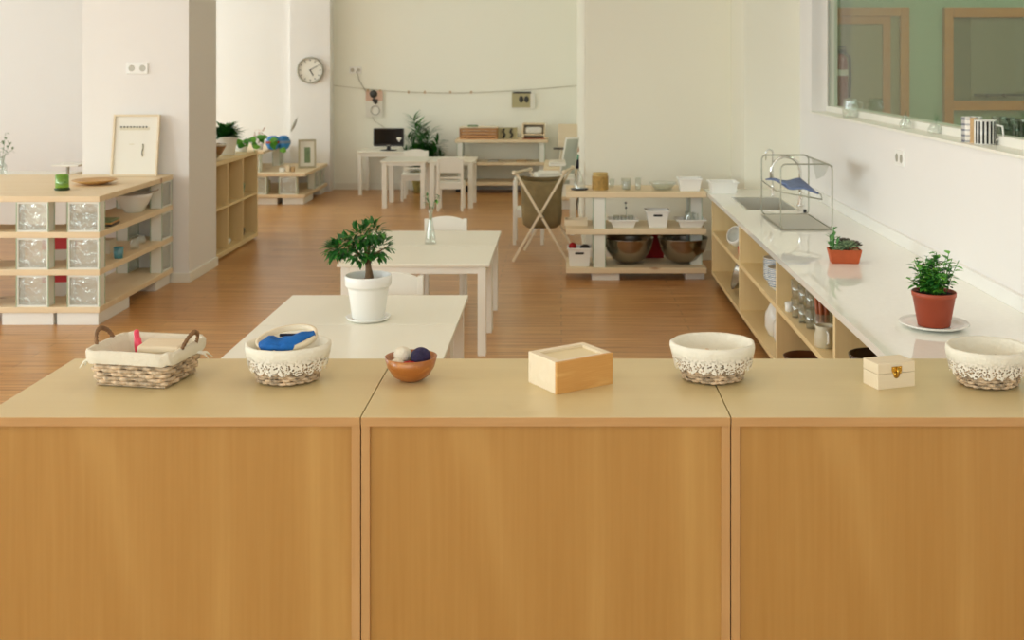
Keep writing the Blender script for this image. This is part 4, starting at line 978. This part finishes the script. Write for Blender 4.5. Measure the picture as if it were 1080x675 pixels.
# bins
def bin_(name,label,cx,cy,z,w0,d0,w1,d1,h,group,hole=False,m='plastic',lip=.008,cat='storage bin'):
    t=thing(name,label,cat,(cx,cy,z),0,group)
    mb=MB(); th=.004
    o=[(-w0/2,-d0/2,0),(w0/2,-d0/2,0),(w0/2,d0/2,0),(-w0/2,d0/2,0)]; T=[(-w1/2,-d1/2,h),(w1/2,-d1/2,h),(w1/2,d1/2,h),(-w1/2,d1/2,h)]
    I=[(x*(1-2*th/w1),y*(1-2*th/d1),h) for x,y,_ in T]; Ib=[(x*(1-2*th/w0),y*(1-2*th/d0),th) for x,y,_ in o]
    vs=o+T+I+Ib; fs=[(3,2,1,0)]
    for k in range(4):
        l=(k+1)%4; fs+=[(k,l,4+l,4+k),(4+k,4+l,8+l,8+k),(8+k,8+l,12+l,12+k)]
    fs.append((12,13,14,15)); mb.add(vs,fs); mb.build('bin_body',M[m],t,bevel=.003)
    l_=MB(); a=w1/2; b_=d1/2
    l_.box(-a-lip,a+lip,-b_-lip,-b_,h-.010,h).box(-a-lip,a+lip,b_,b_+lip,h-.010,h).box(-a-lip,-a,-b_,b_,h-.010,h).box(a,a+lip,-b_,b_,h-.010,h)
    l_.build('rim',M[m],t,bevel=.002)
    if hole:
        g=(d1-d0)/2*.72/1
        mb=MB(); yy=-(d0/2+(d1-d0)/2*.70)-.0012; mb.box(-.032,.032,yy-.0008,yy+.004,h*.66,h*.66+.016); mb.build('handle_slot',M['black'],t,bevel=.004)
    return t
G='white bins on the pine shelving'
yy=8.17
bin_('storage_bin','white bin with handle slot, holding red and grey things, bottom shelf',X_(611,yy),yy,.095,.14,.13,.165,.155,.135,G,True)
tag(MB().ball((X_(604,yy),yy,.232),.028).build('wool_ball',M['redfelt']),'dark red ball in the bottom shelf bin','ball')
tag(MB().ball((X_(617,yy),yy,.225),.03,sx=1.3,sz=.7,jit=.08).build('felt_piece',M['dark']),'grey lump of felt in the bottom shelf bin','felt piece')
bin_('storage_bin','tall flared white bin with dark handle slot on the middle shelf',X_(693,yy),yy,.375,.125,.12,.165,.155,.125,G,True)
bin_('flared_tray','low white flared tray with glasses, near the glass block post',X_(657,yy),yy,.375,.15,.12,.19,.16,.06,G,lip=.014)
bin_('flared_tray','low white flared tray holding the glass pitcher',X_(728,yy),yy,.375,.15,.12,.19,.16,.06,G,lip=.014)
bin_('storage_bin','square white bin on the pine shelving top, next to the worktop',X_(727,yy),yy,.64,.14,.12,.16,.14,.092,G)
bin_('storage_bin','low white bin standing on the worktop far corner',1.16,8.04,.64,.17,.15,.19,.17,.082,G)
GG='clear glasses in the flared tray'
def tumbler(lab,x,y,z,r,h,m='glass',group=None,name='drinking_glass',cat='glass'):
    o=MB().lathe([(r*.8,0),(r*.86,.003),(r,h),(r*.92,h),(r*.78,.006),(.0001,.006)],24,(x,y,z)).build(name,M[m]); return tag(o,lab,cat,group)
for k,px in enumerate((650,657.5,665)): tumbler(['clear glass in the low tray, next to the glass block post','clear glass in the middle of the low tray','clear glass in the low tray, next to the tall bin'][k],X_(px,8.17),8.17,.382,.022,.075,'thick',GG)
t=thing('twig_bud','thin twig with dark buds rising from the low tray of glasses','twig',(X_(660,8.2),8.21,.382))
MB().tube([(0,0,0),(.004,0,.08),(0,0,.16)],.0015,5).build('stem',M['leafg'],t); MB().ball((.002,0,.125),.008,8,6).ball((0,0,.16),.008,8,6).build('bud',M['dark'],t)
t=thing('glass_pitcher','clear glass pitcher with handle in the flared tray','pitcher',(X_(727,8.17),8.17,.382))
MB().lathe([(.035,0),(.042,.005),(.045,.05),(.03,.08),(.033,.10),(.030,.10),(.027,.08),(.041,.05),(.0001,.006)],28).build('pitcher_body',M['thick'],t)
MB().tube([(.033,0,.09),(.06,0,.085),(.062,0,.05),(.043,0,.03)],.005,8).build('handle',M['thick'],t)
o=MB().box(-.085,.085,-.07,.07,0,.008).box(-.085,.085,-.07,-.062,.008,.042).box(-.085,.085,.062,.07,.008,.042).box(-.085,-.077,-.062,.062,.008,.042).box(.077,.085,-.062,.062,.008,.042).build('wooden_tray',M['lightwood'],loc=(X_(607.5,8.25),8.28,.375)); tag(o,'plain wooden tray at the free end of the middle shelf','tray')
# top row
t=thing('glass_cloche','glass cloche with knob on a black plate on the pine shelving','cloche',(X_(611,8.22),8.2,.64))
MB().lathe([(.05,0),(.06,.004),(.066,.010),(.0001,.010)],36).build('plate',M['black'],t)
MB().lathe([(.046,.010),(.045,.03),(.030,.085),(.014,.115),(.010,.13)],32,cap0=False).build('glass_dome',M['thick'],t)
MB().ball((0,0,.137),.010,12,8).build('knob',M['thick'],t)
t=thing('straw_jar','amber straw-wrapped jar on the pine shelving top','jar',(X_(633,8.2),8.2,.64))
MB().lathe([(.052,0),(.055,.004),(.057,.05),(.055,.100),(.050,.112),(.0001,.112)],36).build('jar_body',M['straw'],t)
mb=MB()
for k in range(9): mb.tube([(.0575*math.cos(a*PI/18),.0575*math.sin(a*PI/18),.01+.011*k) for a in range(36)],.0042,6,True)
mb.build('straw_binding',mat('golden_straw',(188,148,78),.7,bump=.4,bscale=160,var=.3,vscale=50),t)
MB().lathe([(.055,.112),(.057,.116),(.054,.126),(.0001,.128)],32).build('lid',M['straw'],t)
t=thing('candle_glass','white candle in a glass on the pine shelving top','candle',(X_(660.5,8.2),8.2,.64))
MB().lathe([(.030,0),(.033,.003),(.035,.085),(.033,.085),(.030,.006),(.0001,.006)],28).build('glass_cup',M['glass'],t); MB().lathe([(.028,.007),(.028,.06),(.0001,.061)],24).build('wax',M['ceramic'],t)
tumbler('clear stemmed glass on the pine shelving, beside the white candle',X_(673,8.2),8.2,.64,.022,.09,'thick')
t=thing('glass_dish','shallow clear glass serving dish on the pine shelving top','dish',(X_(699,8.2),8.2,.64))
MB().lathe([(.055,0),(.06,.003),(.09,.04),(.1,.055),(.097,.056),(.085,.04),(.055,.008),(.0001,.007)],40).build('dish_body',M['thick'],t)
MB().lathe([(.05,.012),(.07,.035),(.072,.037),(.0001,.02)],28).build('liner',M['glass'],t)
tumbler('tiny clear glass beyond the straw jar',X_(645,8.4),8.38,.64,.02,.06,'glass')

# ------------------------------------------------------------------ low kitchen run: cabinets, worktop, sink
XF=1.075; XW=1.74
ysp=[2.95,3.24,4.41,5.59,6.76,8.0]
names=[None,'open wooden kitchen cabinet bay holding the dark bowl','open wooden kitchen cabinet bay with glasses and the striped mug','open wooden kitchen cabinet bay with stacked bowls and white jars','farthest open wooden kitchen cabinet bay, with the tilted white cup']
for k in range(1,5):
    a,b_=ysp[k],ysp[k+1]; ym=(a+b_)/2; hl=(b_-a)/2
    t=thing('kitchen_cabinet',names[k],'cabinet',(XF,ym,0),0,'open kitchen cabinet bays')
    for s in (-1,1):
        p,q=sorted((s*hl,s*(hl-.018))); MB().box(0,.655,p,q,.06,.612).build('side_panel',M['ply'],t,bevel=.001)
    MB().box(0,.655,-hl+.018,hl-.018,.06,.085).build('bottom_panel',M['plyy'],t,bevel=.001)
    MB().box(0,.65,-hl+.018,hl-.018,.345,.37).build('shelf',M['plyy'],t,bevel=.001)
    MB().box(.645,.655,-hl+.018,hl-.018,.085,.612).build('back_panel',M['ply'],t)
    MB().box(.05,.6,-hl+.01,hl-.01,0,.06).build('plinth',M['dark'],t)
# worktop with sink cut-out
sx0,sx1,sy0,sy1=1.18,1.50,7.08,7.72
w=MB(); z0,z1=.612,.64
w.box(1.05,XW+.02,3.0,sy0,z0,z1); w.box(1.05,XW+.02,sy1,YA,z0,z1); w.box(1.05,sx0,sy0,sy1,z0,z1); w.box(sx1,XW+.02,sy0,sy1,z0,z1)
tag(w.build('worktop',M['quartz']),'glossy pale quartz worktop running along the right wall','worktop')
tag(B(XR-.02,XR,3.0,YA,.6401,.70).build('backsplash_strip',M['plastic'],bevel=.002),'low white upstand strip between worktop and right wall','upstand')
t=thing('kitchen_sink','rectangular stainless steel sink set in the worktop','sink',((sx0+sx1)/2,(sy0+sy1)/2,.64))
a,b_=(sx1-sx0)/2-.001,(sy1-sy0)/2-.001
mb=MB(); mb.box(-a,a,-b_,b_,-.15,-.146).box(-a,-a+.004,-b_,b_,-.146,.001).box(a-.004,a,-b_,b_,-.146,.001).box(-a,a,-b_,-b_+.004,-.146,.001).box(-a,a,b_-.004,b_,-.146,.001)
mb.build('basin',M['sinksteel'],t)
MB().box(-a-.012,a+.012,-b_-.012,-b_+.004,0,.003).box(-a-.012,a+.012,b_-.004,b_+.012,0,.003).box(-a-.012,-a+.004,-b_,b_,0,.003).box(a-.004,a+.012,-b_,b_,0,.003).build('rim',M['chrome'],t)
MB().lathe([(.03,-.1455),(.025,-.144),(.0001,-.145)],24,cap0=False).build('drain',M['dark'],t)
def gooseneck(label,x,y,R_,h,sc_=1.0,side=-1):
    t=thing('faucet',label,'faucet',(x,y,.64))
    pts=[(0,0,.03),(0,0,h)]
    for k in range(1,13):
        a=PI*k/12; pts.append((side*R_*(1-math.cos(a)),0,h+R_*math.sin(a)))
    pts.append((side*2*R_,0,h-.05))
    MB().tube(pts,.0095*sc_,12).build('spout',M['chrome'],t)
    MB().lathe([(.024*sc_,0),(.024*sc_,.008),(.016*sc_,.014),(.016*sc_,.07),(.011*sc_,.08)],24,cap1=True).build('faucet_base',M['chrome'],t)
    MB().tube([(0,-.016*sc_,.05),(0,-.06*sc_,.06)],.005*sc_,8).build('lever',M['chrome'],t)
gooseneck('chrome gooseneck faucet behind the dish rack',X_(844,7.3),7.3,.095,.225)
gooseneck('slim hook-shaped chrome tap at the far end of the sink',X_(815,7.85),7.85,.024,.30,.6)
tumbler('small dark bottle cap on the worktop by the faucet',X_(850,6.95)+.0,6.98,.64,.012,.02,'black',None,'bottle_cap','cap')
# dish rack
xa,xb,ya,yb,zh=1.228,1.516,6.26,6.86,.37
t=thing('dish_rack','wire dish rack with two tall rounded frames on the worktop','dish rack',((xa+xb)/2,(ya+yb)/2,.64))
hx,hy=(xb-xa)/2,(yb-ya)/2
def rr_loop(y,r=.03,z0=.006,z1=zh):
    P=[]
    for (cx,cz,a0) in ((hx-r,z0+r,-PI/2),(hx-r,z1-r,0),(-hx+r,z1-r,PI/2),(-hx+r,z0+r,PI)):
        for k in range(6): a=a0+PI/2*k/5; P.append((cx+r*math.cos(a),y,cz+r*math.sin(a)))
    return P
for y in (-hy,hy): MB().tube(rr_loop(y),.0042,8,True).build('end_frame',M['wire'],t)
MB().tube([(-hx,-hy,.006),(-hx,hy,.006)],.004,8).tube([(hx,-hy,.006),(hx,hy,.006)],.004,8).build('base_rail',M['wire'],t)
MB().tube([(hx,-hy,zh-.012),(hx,hy,zh-.012)],.004,8).build('top_rail',M['wire'],t)
MB().box(-hx+.01,hx-.01,-hy+.02,hy-.02,.003,.009).build('drip_tray',M['sinksteel'],t,bevel=.002)
zt_=.215
MB().tube([(-hx,hy,zt_),(-hx,-hy*.6,zt_-.01),(hx*.7,-hy*.8,zt_-.05),(hx*.9,-hy*.3,zt_-.04),(hx*.4,hy,zt_)],.004,8).build('inner_arm',M['wire'],t)
vs=[];fs=[]
for i in range(11):
    for j in range(7):
        u,v=i/10,j/6; vs.append((-hx*.95+1.45*hx*u+.03*v,hy*.7-1.2*hy*v,zt_+.008-.035*u*v+.008*math.sin(8*u+3*v)+(.02 if i<2 else 0)*v))
for i in range(10):
    for j in range(6): a=i*7+j; fs.append((a,a+7,a+8,a+1))
mb=MB(); mb.add(vs,fs,True); o=mb.build('dish_cloth',M['denim'],solid=.008,loc=((xa+xb)/2,(ya+yb)/2,.64+.006)); tag(o,'blue dish cloth draped inside the wire dish rack','dish cloth')
vs=[(xb+.006,yb-.05,.64+zh-.008),(xb+.006,ya+.10,.64+zh-.008),(xb+.010,ya+.24,.64+zh-.09),(xb+.012,yb-.16,.64+zh-.13)]
mb=MB(); mb.add(vs,[(0,1,2,3)]); o=mb.build('dish_cloth',M['greycloth'],solid=.003); tag(o,'thin grey cloth hung on the dish rack top rail by the wall','dish cloth')

# succulent pot
t=thing('succulent_planter','rectangular terracotta planter of succulents on the worktop','potted plant',(1.333,5.27,.64),-.08)
mb=MB(); vs=[]; 
o=[(-.062,-.035,0),(.062,-.035,0),(.062,.035,0),(-.062,.035,0)]; T=[(-.076,-.046,.066),(.076,-.046,.066),(.076,.046,.066),(-.076,.046,.066)]; I=[(x*.92,y*.88,.066) for x,y,_ in T]; J=[(x*.88,y*.84,.056) for x,y,_ in T]
vs=o+T+I+J; fs=[(3,2,1,0)]
for k in range(4):
    l=(k+1)%4; fs+=[(k,l,4+l,4+k),(4+k,4+l,8+l,8+k),(8+k,8+l,12+l,12+k)]
fs.append((12,13,14,15)); mb.add(vs,fs); mb.build('pot',M['terracotta'],t,bevel=.004)
MB().box(-.066,.066,-.038,.038,.050,.059).build('soil',M['soil'],t)
def rosette(mb,c,R_,n,mi,rnd):
    for k in range(n):
        u=(k+.5)/n; a=k*2.4; el=1.35-1.2*u; rr_=R_*(.25+.5*u)
        d=Vector((math.cos(a)*math.cos(el),math.sin(a)*math.cos(el),math.sin(el)))
        Q=Matrix.Translation(Vector(c)+d*rr_)@d.to_track_quat('Z','Y').to_matrix().to_4x4()@Matrix.Diagonal((.42,.20,1,1))
        mb.ball((0,0,0),R_*.42,8,6,mi=mi,M=Q)
rnd=random.Random(6); fo=MB()
rosette(fo,(.012,-.014,.072),.052,36,0,rnd); rosette(fo,(.042,.006,.074),.044,30,1,rnd); rosette(fo,(-.026,-.02,.060),.036,26,0,rnd); rosette(fo,(.002,.018,.082),.046,30,1,rnd)
fo.build('rosette',[M['leafg'],M['leafp']],t)
fo=MB()
for (x,y,h) in ((-.055,-.01,.085),(-.045,.015,.11),(-.06,.02,.07),(-.035,-.02,.06)):
    fo.tube([(x,y,.055),(x*1.05,y,.055+h)],.003,6)
    for k in range(7):
        a=k*1.9; z=.065+h*.95*k/7; fo.leaf((x,y,z),(math.cos(a),math.sin(a),.7),.034,.016,.1,fold=.3)
fo.build('jade_stem',M['leafj'],t)
fo=MB()
for k in range(10): fo.ball((rnd.uniform(.03,.062),rnd.uniform(-.035,.02),.061),rnd.uniform(.004,.008),8,6)
fo.build('pebbles',M['tan'],t)
# herb pot
hx_,hy_=1.332,4.0
t=thing('potted_herb','leafy green herb in a red-brown pot on white plate, on the worktop','potted plant',(hx_,hy_,.64))
MB().lathe([(.06,0),(.07,.002),(.105,.010),(.122,.018),(.120,.021),(.10,.014),(.06,.007),(.0001,.007)],48).build('saucer',M['ceramic'],t)
pot(t,'pot',[(.054,.008),(.056,.010),(.074,.112),(.0765,.113),(.078,.128),(.0755,.130),(.073,.127),(.070,.105)],M['redpot'],.071,.118)
st=MB(); fo=MB(); rnd=random.Random(9)
for k in range(54):
    a=rnd.uniform(0,2*PI); R_=rnd.uniform(.01,.098); h=rnd.uniform(.06,.165)*(1-.25*(R_/.1)**2)
    if math.cos(a)<-.3: h*=.85
    e_=Vector((R_*math.cos(a)-.01,R_*math.sin(a)*.8,.118+h)); b0=Vector((R_*.4*math.cos(a),R_*.4*math.sin(a),.118))
    mid=b0.lerp(e_,.5)+Vector((0,0,.01)); st.tube([b0,mid,e_],.0013,5)
    for q in range(11):
        u=rnd.uniform(.25,1.02); p=b0.lerp(e_,u); an=rnd.uniform(0,2*PI)
        fo.leaf(p,(math.cos(an),math.sin(an),rnd.uniform(-.2,.8)),rnd.uniform(.020,.032),rnd.uniform(.017,.024),.3,mi=(rnd.random()<.7)+(rnd.random()<.4),seg=3,fold=.15)
st.build('stem',M['leafm'],t); fo.build('foliage',[M['leafd'],M['leafm'],M['leafl']],t)

# ------------------------------------------------------------------ cabinet contents
def stripe_bowl(lab,x,y,z,group,r=.075,h=.05):
    t=thing('cereal_bowl',lab,'bowl',(x,y,z),0,group)
    MB().lathe([(r*.5,0),(r*.55,.002),(r*.88,h*.5),(r,h),(r*.96,h),(r*.83,h*.5),(r*.45,.008),(.0001,.008)],36).build('bowl_body',M['ceramic'],t)
    MB().lathe([(r*.915,h*.58),(r*.94,h*.66)],36,cap0=False).lathe([(r*.972,h*.82),(r*.99,h*.90)],36,cap0=False).build('blue_stripe',M['bluestripe'],t,solid=.0016)
    return t
ybow=[(1.16,6.22,0),(1.16,6.02,1)]
sb=None
for gi,(x,y,lab,n) in enumerate([(1.18,6.12,'farther stack',6),(1.17,5.93,'nearer stack',5)]):
    for k in range(n):
        zz=.37+.019*k
        pos=['lowest','second lowest','third from the bottom','fourth from the bottom','fifth from the bottom','topmost'][k] if not(n==5 and k==4) else 'topmost'
        L0='blue-striped white bowl, %s in the %s on the kitchen cabinet'%(pos,lab)
        if sb is None: sb=stripe_bowl(L0,x,y,zz,'striped bowls stacked on the kitchen cabinet shelf')
        else: copy_tree(sb,None,(x,y,zz),0,L0)
for k,y in enumerate((6.12,5.88)):
    t=thing('storage_jar',['white ceramic jar, the farther one in the lower kitchen cabinet','white ceramic jar, the nearer one in the lower kitchen cabinet'][k],'jar',(1.20,y,.085),0,'white jars in the lower cabinet')
    MB().lathe([(.055,0),(.065,.005),(.085,.05),(.085,.12),(.06,.17),(.052,.185),(.046,.185),(.05,.165),(.07,.12),(.0001,.02)],36).build('jar_body',M['ceramic'],t)
# farthest bay
t=thing('white_cup','white rounded cup lying tilted in the farthest kitchen cabinet','cup',(1.17,7.35,.37)); 
MB().lathe([(.03,0),(.05,.01),(.068,.05),(.065,.10),(.055,.115),(.05,.112),(.058,.09),(.06,.05),(.03,.015),(.0001,.012)],32,M=Matrix.Translation((0,0,.055))@Matrix.Rotation(-1.0,4,'Y')@Matrix.Rotation(.6,4,'X')@Matrix.Translation((0,0,-.05))).build('cup_body',M['ceramic'],t)
MB().tube([(-.02,-.02,.12),(.0,-.02,.145),(.03,-.02,.13)],.006,8).build('handle',M['ceramic'],t)
tumbler('red cup on the shelf of the farthest kitchen cabinet',1.13,6.98,.37,.028,.06,'red',None,'small_cup','cup')
tumbler('green cup beside the red one in the kitchen cabinet',1.16,6.9,.37,.024,.045,'leafl',None,'small_cup','cup')
t=thing('steel_bowl','steel bowl leaning on edge in the farthest lower kitchen bay','bowl',(1.18,7.2,.085))
MB().lathe([(.04,0),(.09,.03),(.12,.085),(.124,.09),(.117,.088),(.085,.035),(.0001,.008)],40,M=Matrix.Translation((.04,0,.122))@Matrix.Rotation(-1.25,4,'Y')).build('bowl_body',M['steel'],t)
# glasses bay
rnd=random.Random(31); k=0
for (x,y) in ((1.125,5.33),(1.135,5.22),(1.145,5.11),(1.20,5.35),(1.21,5.24),(1.22,5.13)):
    for lv in range(2):
        hh=.088
        tumbler('clear glass, %s level, %s in the nearer kitchen cabinet'%(['lower','upper'][lv],['front far','front middle','front near','rear far','rear middle','rear near'][k]),x,y,.37+lv*(hh+.002),.031,hh,'thick','clear glasses stacked in the kitchen cabinet')
    k+=1
tumbler('tiny white cup beside the stacked glasses',1.11,5.45,.37,.022,.045,'ceramic',None,'small_cup','cup')
t=thing('striped_mug','cream ribbed mug at the front of the glasses bay','mug',(1.125,4.78,.37))
MB().lathe([(.038,0),(.042,.004),(.043,.05),(.037,.075),(.041,.092),(.038,.092),(.034,.075),(.039,.05),(.0001,.008)],40,wob=lambda a,z:.012*math.sin(20*a)).build('mug_body',mat('cream_glaze',(214,206,180),.3),t)
MB().tube([(.0,-.042,.075),(.0,-.068,.07),(.0,-.07,.035),(.0,-.043,.02)],.005,8).build('handle',M['ceramic'],t)
t=thing('spice_jar','glass jar holding rust-coloured sticks in the kitchen cabinet','jar',(1.165,4.97,.37))
MB().lathe([(.035,0),(.04,.004),(.04,.10),(.037,.10),(.036,.006),(.0001,.006)],28).build('jar_body',M['thick'],t)
for k in range(6):
    a=k*1.05; MB().tube([(.018*math.cos(a),.018*math.sin(a),.01),(.026*math.cos(a)-.01,.026*math.sin(a),.19+.01*math.sin(k*2))],.0085,8).build('stick',M['redbrown'],t)
o=MB().lathe([(.04,0),(.05,.003),(.09,.035),(.105,.07),(.10,.072),(.085,.038),(.04,.012),(.0001,.011)],40,(1.185,5.44,.085)).build('wooden_bowl',M['darkwood']); tag(o,'brown wooden bowl on the bottom board of the glasses bay','bowl')
o=MB().lathe([(.04,0),(.05,.003),(.085,.05),(.10,.12),(.096,.122),(.080,.054),(.04,.012),(.0001,.011)],40,(1.18,4.2,.37)).build('wooden_bowl',mat('black_brown_glaze',(66,48,36),.25)); tag(o,'dark glossy bowl in the nearest kitchen cabinet bay','bowl')

# ------------------------------------------------------------------ interior window sill things
zs=1.2322
t=thing('patterned_mug','plaid-patterned grey and white mug on the window sill','mug',(1.815,X_ and 1.815*F/(1025-VX),zs))
MB().lathe([(.04,0),(.044,.003),(.044,.112),(.040,.112),(.039,.01),(.0001,.008)],36).build('mug_body',M['plaid'],t)
t=thing('striped_mug','black and white striped mug with handle on the window sill','mug',(1.822,1.822*F/(1041-VX)+.02,zs))
MB().lathe([(.040,0),(.046,.003),(.046,.105),(.042,.105),(.040,.01),(.0001,.008)],36).build('mug_body',M['ceramic'],t)
mb=MB()
for k in range(9):
    a0=-2.9+k*.36; n=4; vs=[];fs=[]
    for i in range(n+1):
        a=a0+(.17)*i/n
        vs+=[(.0466*math.cos(a),.0466*math.sin(a),.006),(.0466*math.cos(a),.0466*math.sin(a),.10)]
    for i in range(n): fs.append((2*i,2*i+2,2*i+3,2*i+1))
    mb.add(vs,fs,True)
mb.build('black_stripe',M['black'],t,solid=.0008)
MB().tube([(.035,-.03,.085),(.055,-.05,.08),(.058,-.053,.04),(.036,-.03,.02)],.005,8).build('handle',M['ceramic'],t)
o=MB().box(-.007,.007,-.03,.03,0,.11).build('tan_card_box',M['tan'],loc=(1.80,1.80*F/(1032-VX)-.0+.06,zs)); tag(o,'narrow tan box squeezed behind the two patterned mugs','box')
t=thing('glass_jug','clear glass jug with handle at the far end of the window sill','jug',(1.82,1.82*F/(897-VX),zs))
MB().lathe([(.04,0),(.046,.004),(.05,.06),(.042,.10),(.044,.115),(.041,.115),(.039,.10),(.046,.06),(.0001,.008)],32).build('jug_body',M['thick'],t)
MB().tube([(.04,-.01,.10),(.075,-.01,.09),(.075,-.01,.05),(.048,-.01,.03)],.005,8).build('handle',M['thick'],t)
t=thing('bud_vase','round clear bud vase with a tiny sprig on the window sill','vase',(1.82,1.82*F/(955-VX),zs))
MB().lathe([(.02,0),(.028,.004),(.033,.025),(.022,.045),(.010,.055),(.012,.07),(.009,.07),(.007,.055),(.02,.045),(.03,.025),(.0001,.006)],28).build('vase_body',M['thick'],t)
mb=MB().tube([(0,0,.03),(.002,0,.08)],.001,5); mb.leaf((.001,0,.075),(.3,0,1),.022,.010,.1); mb.leaf((.001,0,.07),(-.5,0,.8),.018,.008,.1); mb.build('sprig',M['leafd'],t)
t=thing('bud_vase','low clear bud vase with a leaning sprig, nearer the mugs','vase',(1.84,1.84*F/(986-VX),zs))
MB().lathe([(.022,0),(.034,.004),(.036,.02),(.024,.04),(.022,.045),(.02,.044),(.021,.038),(.033,.02),(.0001,.006)],28).build('vase_body',M['thick'],t)
mb=MB().tube([(0,0,.02),(.01,0,.075)],.001,5); mb.leaf((.008,0,.065),(.6,0,1),.026,.012,.1); mb.build('sprig',M['leafd'],t)
struct('trim_1',B(1.93,2.03,1.6,7.87,1.225,1.262),M['white'])
for k,px in enumerate((1054,1063.5,1073)):
    tumbler(['green glass behind the window pane, next to the striped mug','green glass behind the window pane, middle of three','green glass behind the window pane, farthest from the mugs'][k],1.985,1.985*F/(px-VX),1.2625,.034,.075,'greenglass','green glasses behind the window')

# ------------------------------------------------------------------ light
def area(name,loc,rot,sx,sy,power,col):
    l=bpy.data.lights.new(name,'AREA'); l.shape='RECTANGLE'; l.size=sx; l.size_y=sy; l.energy=power; l.color=col
    o=bpy.data.objects.new(name,l); C.objects.link(o); o.location=loc; o.rotation_euler=rot; return o
DAY=(.90,1.045,1.08)
for i,(a,b_) in enumerate(LW):
    area('daylight',(XL-.3,(a+b_)/2,1.8),(0,-PI/2-.0,0),2.0,b_-a,(405,235,50,265)[i],DAY)
area('daylight',(-2.4,YF-.3,1.8),(PI/2,0,0),7.2,2.0,205,DAY)
area('corridor_fill',(3.6,6.5,3.05),(0,0,0),1.5,4,100,(.95,1,.92))  # added fill so the corridor beyond the glass is not dark
t=thing('worktop_fill_panel','unseen fill-light panel added above the kitchen worktop','fill light',(.3,4.6,ZT-.06))  # unseen panel, added to brighten the worktop and nearby floor
MB().box(-.8,.8,-1.6,1.6,0,.06).build('housing',M['white'],t,bevel=.005)
l_=area('worktop_fill',(.3,4.6,ZT-.065),(0,0,0),1.5,3.1,30,(1,.98,.92))  # fill light added just under the panel
wd=bpy.data.worlds.new('World'); sc.world=wd; wd.use_nodes=True
wd.node_tree.nodes['Background'].inputs[0].default_value=(.9,.95,1,1); wd.node_tree.nodes['Background'].inputs[1].default_value=1.0

# ------------------------------------------------------------------ camera
cd=bpy.data.cameras.new('camera'); cam=bpy.data.objects.new('camera',cd); C.objects.link(cam); sc.camera=cam
cam.location=(0,0,EYE); cam.rotation_euler=(PI/2,0,0)
cd.sensor_fit='HORIZONTAL'; cd.sensor_width=36; cd.lens=F/1080*36
cd.shift_x=(540-VX)/1080; cd.shift_y=(VY-337.5)/1080
cd.clip_start=.05; cd.clip_end=60
cd.dof.use_dof=True; cd.dof.focus_distance=3.0; cd.dof.aperture_fstop=6.3
sc.view_settings.view_transform='Standard'; sc.view_settings.look='None'; sc.view_settings.gamma=1; sc.view_settings.use_curve_mapping=False
sc.view_settings.exposure=-0.85
sc.cycles.use_denoising=True; sc.cycles.max_bounces=10; sc.cycles.transparent_max_bounces=24; sc.cycles.diffuse_bounces=5; sc.cycles.caustics_reflective=False; sc.cycles.caustics_refractive=False
